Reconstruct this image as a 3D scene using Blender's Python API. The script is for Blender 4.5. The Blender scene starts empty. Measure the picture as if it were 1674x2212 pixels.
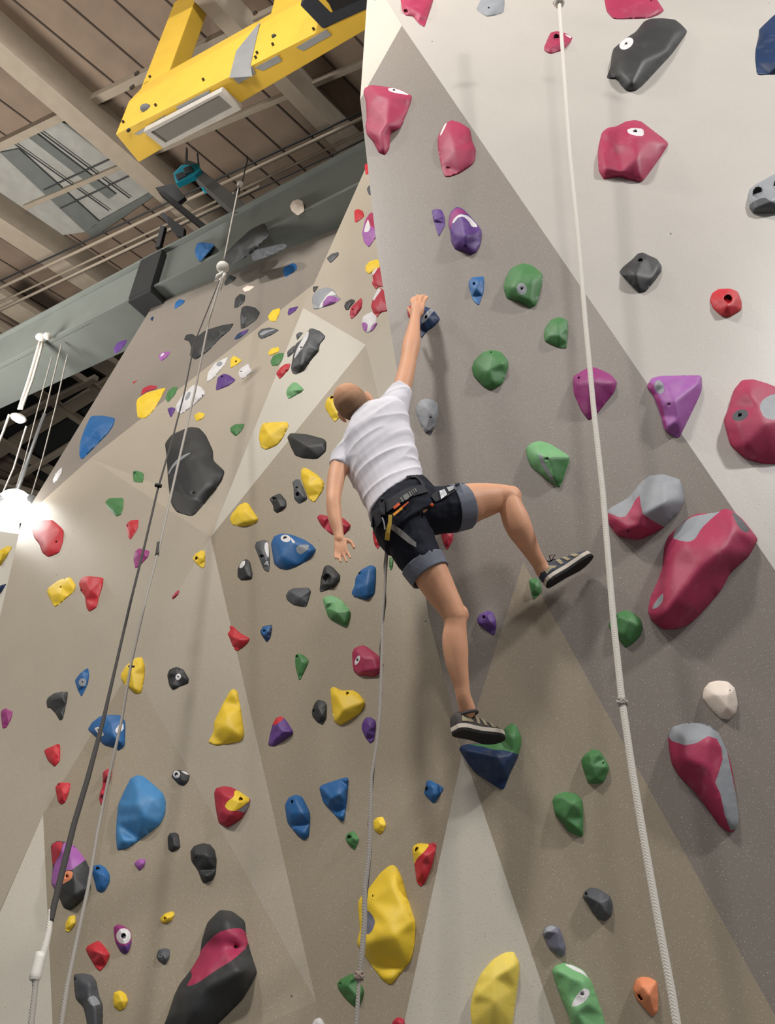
import bpy, bmesh, math, random
import numpy as np
from mathutils import Vector, Matrix, noise
from mathutils.geometry import delaunay_2d_cdt
from mathutils.bvhtree import BVHTree
random.seed(7)
scn = bpy.context.scene
COL = scn.collection
# ------------------------------------------------------------------ camera
FPX = 1650.0; PITCH = math.radians(31); ROLL = math.radians(3.7)
CF = Vector((0, math.cos(PITCH), math.sin(PITCH)))
_R0 = Vector((1, 0, 0)); _U0 = Vector((0, -math.sin(PITCH), math.cos(PITCH)))
CR = math.cos(ROLL)*_R0 + math.sin(ROLL)*_U0
CU = -math.sin(ROLL)*_R0 + math.cos(ROLL)*_U0
CO = Vector((0, 0, 1.6))
cam = bpy.data.cameras.new('camera'); camo = bpy.data.objects.new('camera', cam); COL.objects.link(camo)
cam.sensor_fit = 'HORIZONTAL'; cam.sensor_width = 36; cam.lens = FPX/1674*36; cam.clip_end = 200
M = Matrix((CR, CU, -CF)).transposed().to_4x4(); M.translation = CO; camo.matrix_world = M
scn.camera = camo
# ------------------------------------------------------------------ world, lamps, exposure
w = bpy.data.worlds.new('hall_air'); scn.world = w; w.use_nodes = True
w.node_tree.nodes['Background'].inputs[0].default_value = (0.93, 0.96, 1.0, 1)
w.node_tree.nodes['Background'].inputs[1].default_value = 0.36
def area(name, loc, aim, size, power, col=(1, .96, .9), spread=math.pi):
    l = bpy.data.lights.new(name, 'AREA'); l.shape = 'DISK'; l.size = size; l.energy = power; l.color = col; l.spread = spread
    o = bpy.data.objects.new(name, l); COL.objects.link(o); o.location = loc
    o.rotation_euler = (Vector(aim)-Vector(loc)).to_track_quat('-Z', 'Y').to_euler()
    return o
area('high_bay_light_right', (8.0, -2.2, 11.6), (1.6, 3.3, 4.0), .8, 1200, (1, .975, .95))
area('high_bay_light_left', (-3.8, -1.4, 11.6), (-.2, 3.6, 3), .9, 860, (1, .965, .92))
area('high_bay_light_rear', (.6, -5.5, 11.4), (.2, 3.3, 1), 1.6, 400, (1, .97, .94))
area('high_bay_light_aisle', (-7.4, 1.0, 11.6), (-2.4, 5.5, 4), .9, 480, (1, .95, .88))
area('ceiling_fill_aisle', (-7.5, 7.0, 6.0), (-7.5, 7.001, 12), 2.0, 800, (1, .94, .86))  # added upward fill, no real fixture, brightens the dark ceiling and beam
area('ceiling_fill_front', (-2.2, 1.2, 6.5), (-2.6, 3.0, 12), 1.2, 130, (1, .94, .86), math.radians(120))  # second added fill aimed up, for the ceiling around the gantry
vs = scn.view_settings
vs.view_transform = 'Standard'; vs.look = 'None'; vs.gamma = 1; vs.use_curve_mapping = False; vs.exposure = -0.68
# ------------------------------------------------------------------ helpers
def ray(x, y): return CF + CR*((x-837)/FPX) + CU*((1106-y)/FPX)
def onY(x, y, Y):
    r = ray(x, y); return CO + r*(Y/r.y)
def onZ(x, y, Z):
    r = ray(x, y); return CO + r*((Z-1.6)/r.z)
def atT(x, y, t): return CO + ray(x, y)*t
def dep(p): return (Vector(p)-CO).dot(CF)
def proj(p):
    d = Vector(p)-CO; t = d.dot(CF); return (837+FPX*d.dot(CR)/t, 1106-FPX*d.dot(CU)/t)
def link(name, me, mats=None, parent=None):
    o = bpy.data.objects.new(name, me); COL.objects.link(o)
    for m in (mats if isinstance(mats, (list, tuple)) else [mats]):
        if m: me.materials.append(m)
    if parent is not None:
        o.parent = parent; o.matrix_parent_inverse = parent.matrix_world.inverted() if False else Matrix.Translation(-Vector(parent.location))
    return o
def tag(o, label, cat, group=None, kind=None):
    if label: o['label'] = label
    if cat: o['category'] = cat
    if group: o['group'] = group
    if kind: o['kind'] = kind
    return o
def empty(name, loc):
    o = bpy.data.objects.new(name, None); COL.objects.link(o); o.location = loc; o.empty_display_size = .1; return o
def mesh_from(vs_, fs, smooth=False):
    me = bpy.data.meshes.new('m'); me.from_pydata([tuple(v) for v in vs_], [], fs); me.validate(); me.update()
    if smooth:
        for p in me.polygons: p.use_smooth = True
    return me
class MB:
    def __init__(s): s.v = []; s.f = []; s.mi = []
    def add(s, vs_, fs, mi=0):
        n = len(s.v); s.v += [Vector(v) for v in vs_]; s.f += [tuple(i+n for i in f) for f in fs]; s.mi += [mi]*len(fs)
    def prism(s, base, off, mi=0):       # base polygon extruded by vector off
        n = len(base); b = [Vector(p) for p in base]; t = [p+Vector(off) for p in b]
        s.add(b+t, [tuple(range(n))[::-1], tuple(range(n, 2*n))]+[(i, (i+1) % n, n+(i+1) % n, n+i) for i in range(n)], mi)
    def loft(s, A, B, mi=0):
        n = len(A)
        s.add(list(A)+list(B), [tuple(range(n))[::-1], tuple(range(n, 2*n))]+[(i, (i+1) % n, n+(i+1) % n, n+i) for i in range(n)], mi)
    def tube(s, pts, rad, seg=10, mi=0, squash=1.0):
        pts = [Vector(p) for p in pts]; n = len(pts); base = len(s.v)
        if not isinstance(rad, (list, tuple)): rad = [rad]*n
        up = None
        for i, p in enumerate(pts):
            t = (pts[min(i+1, n-1)]-pts[max(i-1, 0)]).normalized()
            if up is None: up = t.orthogonal().normalized()
            a = (up-t*up.dot(t)).normalized(); b = t.cross(a); up = a
            for k in range(seg):
                an = 2*math.pi*k/seg; s.v.append(p+a*math.cos(an)*rad[i]+b*math.sin(an)*rad[i]*squash)
        for i in range(n-1):
            for k in range(seg):
                s.f.append((base+i*seg+k, base+i*seg+(k+1) % seg, base+(i+1)*seg+(k+1) % seg, base+(i+1)*seg+k)); s.mi.append(mi)
        s.f.append(tuple(base+k for k in range(seg))[::-1]); s.mi.append(mi)
        s.f.append(tuple(base+(n-1)*seg+k for k in range(seg))); s.mi.append(mi)
    def ball(s, c, ax, seg=14, rings=9, mi=0):
        c = Vector(c)
        if not isinstance(ax, (list, tuple)): ax = (Vector((ax, 0, 0)), Vector((0, ax, 0)), Vector((0, 0, ax)))
        base = len(s.v); s.v.append(c+ax[2])
        for i in range(1, rings):
            th = math.pi*i/rings
            for k in range(seg):
                ph = 2*math.pi*k/seg
                s.v.append(c+ax[0]*(math.sin(th)*math.cos(ph))+ax[1]*(math.sin(th)*math.sin(ph))+ax[2]*math.cos(th))
        s.v.append(c-ax[2]); last = len(s.v)-1
        for k in range(seg):
            s.f.append((base, base+1+k, base+1+(k+1) % seg)); s.mi.append(mi)
            s.f.append((last, base+1+(rings-2)*seg+(k+1) % seg, base+1+(rings-2)*seg+k)); s.mi.append(mi)
        for i in range(rings-2):
            for k in range(seg):
                a = base+1+i*seg
                s.f.append((a+k, a+seg+k, a+seg+(k+1) % seg, a+(k+1) % seg)); s.mi.append(mi)
    def build(s, name, mats, parent=None, smooth=False, bevel=0):
        me = mesh_from(s.v, s.f, smooth)
        if len(me.polygons) == len(s.mi):
            for p, m in zip(me.polygons, s.mi): p.material_index = m
        bm = bmesh.new(); bm.from_mesh(me); bmesh.ops.recalc_face_normals(bm, faces=bm.faces)
        if bevel: bmesh.ops.bevel(bm, geom=bm.edges, offset=bevel, segments=2, affect='EDGES', profile=.7)
        bm.to_mesh(me); bm.free()
        return link(name, me, mats, parent)
# ------------------------------------------------------------------ materials
def s2l(c): return tuple(((x/255+.055)/1.055)**2.4 if x > 10 else x/255/12.92 for x in c)
def mat(name, rgb, rough=.6, metal=0, var=.08, vscale=6, bump=0, bscale=80, spec=.4, speck=None, emit=None, chalk=0):
    m = bpy.data.materials.new(name); m.use_nodes = True; nt = m.node_tree; N = nt.nodes; L = nt.links
    b = N['Principled BSDF']; c = s2l(rgb)
    b.inputs['Roughness'].default_value = rough; b.inputs['Metallic'].default_value = metal
    b.inputs['Specular IOR Level'].default_value = spec
    tc = N.new('ShaderNodeTexCoord')
    nz = N.new('ShaderNodeTexNoise'); nz.inputs['Scale'].default_value = vscale; nz.inputs['Detail'].default_value = 6
    L.new(tc.outputs['Object'], nz.inputs['Vector'])
    mr = N.new('ShaderNodeMapRange'); mr.inputs[1].default_value = .3; mr.inputs[2].default_value = .7
    mr.inputs[3].default_value = 1-var; mr.inputs[4].default_value = 1+var; L.new(nz.outputs['Fac'], mr.inputs[0])
    mu = N.new('ShaderNodeMix'); mu.data_type = 'RGBA'; mu.blend_type = 'MULTIPLY'; mu.inputs[0].default_value = 1
    mu.inputs[6].default_value = (*c, 1); L.new(mr.outputs[0], mu.inputs[7])
    out = mu.outputs[2]
    def dots(out, scale, thr, colr, fac=1.0):
        vo = N.new('ShaderNodeTexVoronoi'); vo.inputs['Scale'].default_value = scale; L.new(tc.outputs['Object'], vo.inputs['Vector'])
        lt = N.new('ShaderNodeMath'); lt.operation = 'LESS_THAN'; lt.inputs[1].default_value = thr; L.new(vo.outputs['Distance'], lt.inputs[0])
        ml = N.new('ShaderNodeMath'); ml.operation = 'MULTIPLY'; ml.inputs[1].default_value = fac; L.new(lt.outputs[0], ml.inputs[0])
        mx = N.new('ShaderNodeMix'); mx.data_type = 'RGBA'; L.new(ml.outputs[0], mx.inputs[0]); L.new(out, mx.inputs[6]); mx.inputs[7].default_value = (*colr, 1)
        return mx.outputs[2]
    if speck:
        for sp in speck: out = dots(out, *sp)
    if chalk:
        n2 = N.new('ShaderNodeTexNoise'); n2.inputs['Scale'].default_value = 3.2; n2.inputs['Detail'].default_value = 8; n2.inputs['Roughness'].default_value = .7
        L.new(tc.outputs['Object'], n2.inputs['Vector'])
        m2 = N.new('ShaderNodeMapRange'); m2.inputs[1].default_value = .56; m2.inputs[2].default_value = .8; m2.inputs[3].default_value = 0; m2.inputs[4].default_value = chalk
        L.new(n2.outputs['Fac'], m2.inputs[0])
        mx = N.new('ShaderNodeMix'); mx.data_type = 'RGBA'; L.new(m2.outputs[0], mx.inputs[0]); L.new(out, mx.inputs[6]); mx.inputs[7].default_value = (.75, .73, .71, 1)
        out = mx.outputs[2]
    L.new(out, b.inputs['Base Color'])
    if bump:
        nb = N.new('ShaderNodeTexNoise'); nb.inputs['Scale'].default_value = bscale; nb.inputs['Detail'].default_value = 3; L.new(tc.outputs['Object'], nb.inputs['Vector'])
        bp = N.new('ShaderNodeBump'); bp.inputs['Strength'].default_value = bump; bp.inputs['Distance'].default_value = .004
        L.new(nb.outputs['Fac'], bp.inputs['Height']); L.new(bp.outputs[0], b.inputs['Normal'])
    if emit:
        b.inputs['Emission Color'].default_value = (1, .98, .94, 1); b.inputs['Emission Strength'].default_value = emit
    return m
SPK = [(95, .17, (.78, .76, .72), .38), (80, .15, (.12, .1, .09), .3), (38, .06, (.1, .09, .08), .7), (30, .05, (.8, .78, .74), .6), (3.4, .022, (.05, .045, .04), .85)]
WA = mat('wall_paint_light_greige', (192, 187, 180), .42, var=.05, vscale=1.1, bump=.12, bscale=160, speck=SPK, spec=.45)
WB = mat('wall_taupe_shade_tone', (139, 131, 123), .42, var=.05, vscale=1.1, bump=.12, bscale=160, speck=SPK, spec=.45)  # shade of the right face and under the beam put into the colour
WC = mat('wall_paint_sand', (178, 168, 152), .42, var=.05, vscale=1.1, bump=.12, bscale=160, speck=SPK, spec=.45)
WD = mat('wall_olive_sand_shade_tone', (162, 150, 131), .42, var=.05, vscale=1.1, bump=.12, bscale=160, speck=SPK, spec=.45)  # darker tone carries the shade of its facets in the colour
WE = mat('wall_cream_lit_tone', (203, 197, 184), .42, var=.05, vscale=1.1, bump=.12, bscale=160, speck=SPK, spec=.45)  # paler tone carries the light on the bright facets in the colour
HM = {}
for k, rgb in dict(pk=(170, 50, 86), rd=(196, 42, 54), gn=(72, 128, 74), ye=(242, 206, 56), bl=(34, 98, 158), lb=(66, 132, 186), nv=(24, 52, 92),
                   pu=(92, 56, 132), lp=(160, 92, 168), vi=(150, 50, 120), bk=(52, 54, 56), dg=(80, 83, 88), gy=(150, 154, 160), wh=(222, 220, 222), cr=(232, 218, 205), og=(238, 148, 105),
                   py=(232, 208, 92), pg=(120, 178, 122), gg=(112, 112, 128), cri=(178, 40, 62)).items():
    HM[k] = mat('hold_resin_'+k, rgb, .5, var=.06, vscale=9, bump=.25, bscale=260, spec=.42, chalk=.16 if k != 'bk' else .07)
STEEL = mat('bolt_steel', (70, 70, 74), .35, metal=.9, bump=0)
DARK = mat('hole_dark', (16, 15, 16), .8)
# ------------------------------------------------------------------ faceted climbing walls
K = 1.25
VT = {'a': (797, -60, 2.684), 'at': (815, -300, 2.80), 'tr': (2000, -300, 2.78), 'b': (868, 55, 2.65), 's': (1900, 1562, 2.42), 'c': (778, 215, 2.712),
      'd': (815, 545, 2.708), 'e': (858, 800, 2.70), 'g': (925, 1330, 2.695), 'h': (1000, 1622, 2.682), 'k': (1130, 1215, 2.62), 'q': (1850, 2510, 2.51),
      'w': (1263, 2400, 2.64), 'u': (832, 2400, 2.705), 'n1': (790, 745, 3.33), 'n2': (455, 1160, 3.71), 'n3': (655, 665, 3.70), 'n4': (800, 340, 3.90),
      'n5': (900, 620, 3.26), 'n6': (905, 1210, 2.911), 'n7': (930, 330, 3.57), 'v': (683, 2165, 2.9), 'vb': (690, 2400, 2.84), 'l1': (285, 1440, 3.67),
      'l2': (93, 1760, 3.60), 'l9': (122, 2400, 3.10), 'l3': (195, 990, 5.24), 'l4': (48, 1122, 5.38), 'l5': (790, 526, 4.43), 'l6': (330, 660, 5.8),
      'l7': (860, 430, 4.42), 'l10': (-37, 1495, 4.40), 'l11': (-110, 2210, 3.37), 'l13': (-300, 1500, 5.17), 'l12': (520, 1120, 3.95), 'l14': (-200, 2400, 3.31)}
VP = {k: onY(x, y, Y*K) for k, (x, y, Y) in VT.items()}
TRI = {'R': [('a', 'c', 'b', 'R0'), ('at', 'a', 'b', 'R1'), ('at', 'b', 's', 'R1'), ('at', 's', 'tr', 'R1'),
             ('b', 'c', 'd', 'R2'), ('b', 'd', 'e', 'R2'), ('b', 'e', 'k', 'R2'), ('b', 'k', 's', 'R2'), ('k', 'q', 's', 'R2'),
             ('e', 'g', 'k', 'R2b'), ('g', 'h', 'k', 'R2b'), ('k', 'h', 'w', 'R3'), ('k', 'w', 'q', 'R3'), ('h', 'u', 'w', 'M1')],
       'C': [('n4', 'n3', 'n1', 'C1'), ('n4', 'n1', 'n5', 'C1'), ('n4', 'n5', 'n7', 'C1'), ('n3', 'n2', 'n1', 'C2'), ('n1', 'n6', 'n5', 'C3'),
             ('n1', 'n2', 'n6', 'C4'), ('n2', 'v', 'n6', 'C4'), ('n6', 'v', 'u', 'C5'), ('n6', 'u', 'h', 'C5'), ('v', 'vb', 'u', 'C5')],
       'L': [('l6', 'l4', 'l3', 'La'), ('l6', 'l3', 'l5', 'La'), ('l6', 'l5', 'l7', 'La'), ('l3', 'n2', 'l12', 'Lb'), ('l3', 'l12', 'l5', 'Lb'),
             ('l4', 'l10', 'l2', 'Lc'), ('l4', 'l2', 'l3', 'Lc'), ('l3', 'l2', 'l1', 'Lc'), ('l3', 'l1', 'n2', 'Lc'), ('n2', 'l1', 'v', 'Ld'), ('l1', 'l2', 'l9', 'Le'),
             ('l1', 'l9', 'v', 'Le'), ('v', 'l9', 'vb', 'Le'), ('l10', 'l13', 'l11', 'Lf'), ('l10', 'l11', 'l2', 'Lf'), ('l2', 'l11', 'l14', 'Lg'), ('l2', 'l14', 'l9', 'Lg')]}
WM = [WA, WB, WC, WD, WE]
FM = {'R0': 4, 'R1': 0, 'R2': 1, 'R2b': 1, 'R3': 3, 'M1': 4, 'C1': 2, 'C2': 4, 'C3': 2, 'C4': 3, 'C5': 3, 'La': 1, 'Lb': 2, 'Lc': 2, 'Ld': 2, 'Le': 3, 'Lf': 2, 'Lg': 4}  # tone per facet puts the light and shade contrast into the wall colour
def wall(name, grp, edge, back, label):
    mb = MB(); ks = {}
    for t in TRI[grp]:
        for k in t[:3]:
            if k not in ks: ks[k] = len(mb.v); mb.v.append(VP[k])
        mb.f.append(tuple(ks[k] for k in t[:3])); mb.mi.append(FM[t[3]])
    bi = []
    for k in edge:
        bi.append(len(mb.v)); mb.v.append(VP[k]+Vector(back))
    for i in range(len(edge)-1):
        mb.f.append((ks[edge[i]], ks[edge[i+1]], bi[i+1], bi[i])); mb.mi.append(2)
    o = mb.build(name, WM); o['kind'] = 'structure'
    return o
wall('wall_right', 'R', ['at', 'a', 'c', 'd', 'e', 'g', 'h'], (.9, 1.2, 0), '')
wall('wall_middle', 'C', ['n4', 'n3', 'n2'], (1.0, 1.0, 0), '')
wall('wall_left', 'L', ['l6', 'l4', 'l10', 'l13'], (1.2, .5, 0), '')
# depth of a wall group at a pixel (conforms to its facets)
GT = {}
for g, ts in TRI.items():
    L_ = []
    for t in ts:
        P = [VP[k] for k in t[:3]]; n = (P[1]-P[0]).cross(P[2]-P[0]).normalized()
        L_.append(([VT[k][:2] for k in t[:3]], P[0], n))
    GT[g] = L_
def wdepth(g, x, y):
    best = None; bs = -1e9
    for tri, p0, n in GT[g]:
        (x0, y0), (x1, y1), (x2, y2) = tri
        D = (y1-y2)*(x0-x2)+(x2-x1)*(y0-y2)
        a = ((y1-y2)*(x-x2)+(x2-x1)*(y-y2))/D; b = ((y2-y0)*(x-x2)+(x0-x2)*(y-y2))/D; m = min(a, b, 1-a-b)
        if m > bs: bs = m; best = (p0, n)
        if m >= 0: break
    p0, n = best; r = ray(x, y)
    return (p0-CO).dot(n)/r.dot(n)
# ------------------------------------------------------------------ climbing holds
def chaikin(P, it=2, q=.2):
    for _ in range(it):
        o = []
        n = len(P)
        for i in range(n):
            a = P[i]; b = P[(i+1) % n]
            o.append((a[0]+(b[0]-a[0])*q, a[1]+(b[1]-a[1])*q)); o.append((b[0]+(a[0]-b[0])*q, b[1]+(a[1]-b[1])*q))
        P = o
    return P
def dens(P, s):
    o = []
    n = len(P)
    for i in range(n):
        a = P[i]; b = P[(i+1) % n]; d = math.hypot(b[0]-a[0], b[1]-a[1]); k = max(1, int(round(d/s)))
        for j in range(k): o.append((a[0]+(b[0]-a[0])*j/k, a[1]+(b[1]-a[1])*j/k))
    return o
def inside(P, X, Y):
    X = np.asarray(X, float); Y = np.asarray(Y, float); r = np.zeros(X.shape, bool); n = len(P)
    for i in range(n):
        x0, y0 = P[i]; x1, y1 = P[(i+1) % n]
        if y0 == y1: continue
        c = ((y0 > Y) != (y1 > Y)) & (X < (x1-x0)*(Y-y0)/(y1-y0)+x0); r ^= c
    return r
def ell(cx, cy, rx, ry, a=0, n=14):
    a = math.radians(a); o = []
    for k in range(n):
        t = 2*math.pi*k/n; u = rx*math.cos(t); v = ry*math.sin(t)
        o.append((cx+u*math.cos(a)-v*math.sin(a), cy+u*math.sin(a)+v*math.cos(a)))
    return o
def segdist(P, X, Y):
    d = np.full(X.shape, 1e9); n = len(P)
    for i in range(n):
        x0, y0 = P[i]; x1, y1 = P[(i+1) % n]; L2 = (x1-x0)**2+(y1-y0)**2+1e-9
        t = np.clip(((X-x0)*(x1-x0)+(Y-y0)*(y1-y0))/L2, 0, 1)
        d = np.minimum(d, np.hypot(X-x0-t*(x1-x0), Y-y0-t*(y1-y0)))
    return d
GRP = {'R': 'climbing holds on the near right wall', 'C': 'climbing holds on the middle wall', 'L': 'climbing holds on the left wall', 'B': 'climbing holds on the steel beam', 'X': 'climbing holds on the far left panel'}
def hold(g, col, label, out, ridge=None, holes=(), patch=(), hs=1.0):
    """outline traced where the hold meets the wall; ridge points rise off the wall; patches are colour zones; holes are bolt holes"""
    P = chaikin(chaikin(out, 1, .12), 1, .2)
    xs = [p[0] for p in out]; ys = [p[1] for p in out]; W = max(xs)-min(xs); Hh = max(ys)-min(ys); cx = sum(xs)/len(xs); cy = sum(ys)/len(ys)
    S = math.sqrt(W*Hh)
    if not ridge:
        j = (hash((len(out), int(cx), int(cy))) % 7-3)/40
        ridge = [(cx+W*j, cy-.13*Hh, .42), (cx-W*(.1+j), cy+.14*Hh, .36), (cx+W*.22, cy-.02*Hh, .3)]
    ridge = [r for r in ridge if inside(P, [r[0]], [r[1]])[0]]
    t0 = wdepth(g, cx, cy)
    ridge = [(rx_, ry_, min(rh, .05+1.9*float(segdist(P, np.array([float(rx_)]), np.array([float(ry_)]))[0])/S)) for rx_, ry_, rh in ridge]
    sp = max(2.0, S/(22 if S < 110 else 30))
    # base height field
    bp = [Vector((x, y)) for x, y in P]+[Vector((r[0], r[1])) for r in ridge]
    nb = len(P); bh = [0]*nb+[r[2] for r in ridge]
    vv, ee, ff, ov, _, _ = delaunay_2d_cdt(bp, [(i, (i+1) % nb) for i in range(nb)], [], 0, 1e-3)
    vh = [max([bh[k] for k in o_] or [0]) for o_ in ov]
    hmax = max(bh)
    TT = [(vv[a], vv[b], vv[c], vh[a], vh[b], vh[c]) for a, b, c in ff]
    def height(X, Y):
        H = np.zeros(X.shape)
        for A, B, C_, ha, hb, hc in TT:
            D = (B.y-C_.y)*(A.x-C_.x)+(C_.x-B.x)*(A.y-C_.y)
            if abs(D) < 1e-6: continue
            a = ((B.y-C_.y)*(X-C_.x)+(C_.x-B.x)*(Y-C_.y))/D; b = ((C_.y-A.y)*(X-C_.x)+(A.x-C_.x)*(Y-C_.y))/D; c = 1-a-b
            k = (a > -1e-4) & (b > -1e-4) & (c > -1e-4); H[k] = (a*ha+b*hb+c*hc)[k]
        return H
    # fine triangulation
    O = dens(P, sp); pts = list(O); edges = [(i, (i+1) % len(O)) for i in range(len(O))]
    loops = []
    for pc, pp in patch:
        loops.append(dens(pp if len(pp) > 12 else chaikin(pp, 1, .2), sp))
    hl = [ell(*(h if len(h) > 3 else (h[0], h[1], h[2], h[2])), n=12) for h in holes]
    for q in loops+hl:
        q_in = q
        s0 = len(pts); pts += q_in; edges += [(s0+i, s0+(i+1) % len(q_in)) for i in range(len(q_in))]
    gx = np.arange(min(xs)-sp, max(xs)+sp, sp); gy = np.arange(min(ys)-sp, max(ys)+sp, sp*.87)
    G = [(x+(sp/2 if j % 2 else 0), y) for j, y in enumerate(gy) for x in gx]
    GX = np.array([a[0] for a in G]); GY = np.array([a[1] for a in G])
    k = inside(P, GX, GY) & (segdist(O, GX, GY) > sp*.45)
    for q in loops+hl: k &= segdist(q, GX, GY) > sp*.4
    pts += [(float(x), float(y)) for x, y in zip(GX[k], GY[k])]
    vv, ee, ff, ov, _, _ = delaunay_2d_cdt([Vector(p) for p in pts], edges, [], 0, 1e-3)
    X = np.array([v.x for v in vv]); Y = np.array([v.y for v in vv])
    F = np.array([f for f in ff if len(f) == 3]); cX = X[F].mean(1); cY = Y[F].mean(1)
    F = F[inside(O, cX, cY)]; cX = X[F].mean(1); cY = Y[F].mean(1)
    H = height(X, Y); bd = segdist(O, X, Y) < 1e-2; H[bd] = 0
    H = hmax*(np.clip(H, 0, None)/hmax)**.8
    n = len(X); nbm = np.zeros(n); E2 = np.concatenate([F[:, [0, 1]], F[:, [1, 2]], F[:, [2, 0]]])
    np.add.at(nbm, E2[:, 0], 1); np.add.at(nbm, E2[:, 1], 1)
    for _ in range(1 if S < 90 else 2):
        acc = np.zeros(n); np.add.at(acc, E2[:, 0], H[E2[:, 1]]); np.add.at(acc, E2[:, 1], H[E2[:, 0]])
        Hn = acc/np.maximum(nbm, 1); H = np.where(bd, 0, .45*H+.55*Hn)
    mh = S*t0/FPX*.8*hs
    hole_m = np.zeros(len(F), bool); mi = np.zeros(len(F), int); mats = [HM[col]]
    for (pc, pp), lp in zip(patch, loops):
        mats.append(HM[pc]); mi[inside(lp, cX, cY)] = len(mats)-1
    for q in hl: hole_m |= inside(q, cX, cY)
    V = []
    wt = [wdepth(g, float(x), float(y)) for x, y in zip(X, Y)]
    for i in range(n):
        V.append(atT(float(X[i]), float(Y[i]), wt[i]-(float(H[i])*mh if not bd[i] else 0)-.0025))
    faces = [tuple(map(int, f)) for f in F[~hole_m]]; fm = list(map(int, mi[~hole_m]))
    base = atT(cx, cy, t0)
    bolts = []
    for q, h in zip(hl, holes):
        # recess ring
        r = max(h[2], h[3] if len(h) > 3 else h[2])
        ids = [int(np.argmin((X-p[0])**2+(Y-p[1])**2)) for p in q]
        hc = float(np.mean(H[ids]))*mh; dpt = min(hc*.75+.003, r*t0/FPX*2.2)
        c0 = len(V); cxx = sum(p[0] for p in q)/12; cyy = sum(p[1] for p in q)/12
        for i_, p in zip(ids, q):
            V.append(atT(cxx+(p[0]-cxx)*.85, cyy+(p[1]-cyy)*.85, wt[i_]-float(H[i_])*mh+dpt-.0025))
        pm = 0
        for li, lp in enumerate(loops):
            if inside(lp, [cxx], [cyy])[0]: pm = li+1
        for i in range(12):
            faces.append((ids[i], ids[(i+1) % 12], c0+(i+1) % 12, c0+i)); fm.append(pm)
        faces.append(tuple(c0+i for i in range(12))); fm.append(pm)
        bolts.append((cxx, cyy, wdepth(g, cxx, cyy)-hc+dpt, r))
    # back cap inside the wall
    bidx = [int(np.argmin((X-p[0])**2+(Y-p[1])**2)) for p in O]
    me = bpy.data.meshes.new('climbing_hold')
    me.from_pydata([tuple(v-base) for v in V], [], faces)
    for m in mats: me.materials.append(m)
    for p, m_ in zip(me.polygons, fm): p.material_index = m_; p.use_smooth = True
    bm = bmesh.new(); bm.from_mesh(me); bmesh.ops.remove_doubles(bm, verts=bm.verts, dist=1e-5)
    ex_ = bmesh.ops.extrude_edge_only(bm, edges=[e for e in bm.edges if e.is_boundary])
    bmesh.ops.translate(bm, verts=[v for v in ex_['geom'] if isinstance(v, bmesh.types.BMVert)], vec=ray(cx, cy).normalized()*(.12 if g == 'B' else .014))
    bmesh.ops.holes_fill(bm, edges=[e for e in bm.edges if e.is_boundary], sides=0)
    bmesh.ops.recalc_face_normals(bm, faces=bm.faces); bm.to_mesh(me); bm.free()
    o = bpy.data.objects.new('climbing_hold', me); COL.objects.link(o); o.location = base
    tag(o, label, 'climbing hold', GRP[g])
    for bx, by, bt, r in bolts:
        b = MB(); rr = r*bt/FPX*.62; c = atT(bx, by, bt-.0005)-base; d = -ray(bx, by).normalized()
        a1 = d.orthogonal().normalized(); a2 = d.cross(a1)
        ring = [c+a1*math.cos(k_*math.pi/6)*rr+a2*math.sin(k_*math.pi/6)*rr for k_ in range(12)]
        b.prism(ring, d*min(rr*.5, .004)); ob = b.build('bolt', STEEL if r < 5 else DARK)
        ob.parent = o
    return o
def bolt_dots(): pass
# ------------------------------------------------------------------ hold data (g, colour, label, outline, ridge, holes, patches)
ZT = 8.9
BE0 = onZ(-60, 825, ZT); BE1 = onZ(900, 345, ZT)
_bn = (BE1-BE0).cross(Vector((0, 0, 1))).normalized()
if _bn.y > 0: _bn = -_bn
GT['B'] = [([(-60, 825), (900, 345), (400, 100)], BE0+_bn*.075, _bn)]
FP = onY(0, 1200, 9.0)
GT['X'] = [([(-60, 1100), (60, 1100), (0, 1400)], FP, Vector((.35, -1, 0)).normalized())]
def h(*a, **k): hold(*a, **k)
# --- near right wall, from the top down
h('R','pk','large crimson hold with side pocket, cut by the top edge',[(863,-15),(938,-15),(936,0),(925,35),(917,59),(905,52),(892,35),(877,34),(869,25),(866,5)],[(890,0,.35),(880,14,.45),(925,5,.4),(912,30,.3)],[(877,24,5,4,30)])
h('R','gy','light grey pyramid hold at the top edge of the near wall',[(1045,-12),(1088,-12),(1090,5),(1088,27),(1070,33),(1052,36),(1040,29),(1028,20)],[(1057,-2,.45),(1078,8,.35),(1066,22,.25)],[(1056,17,2)])
h('R','pk','wide crimson hold cut by the top edge above the long charcoal volume',[(1303,-15),(1410,-15),(1425,8),(1435,23),(1420,33),(1400,40),(1325,42),(1310,25)],[(1330,-5,.35),(1385,8,.4),(1422,20,.2)],[(1406,2,2)])
h('R','pk','small crimson tube-shaped hold behind the white rope near the top',[(1175,102),(1189,70),(1203,67),(1220,71),(1237,80),(1233,91),(1217,108),(1189,117),(1176,110)],[(1190,82,.45),(1212,78,.45),(1215,92,.5),(1190,102,.3)],[(1202,82,8,9)],[('wh',[(1219,73),(1235,79),(1233,83),(1224,78)])])
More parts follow.
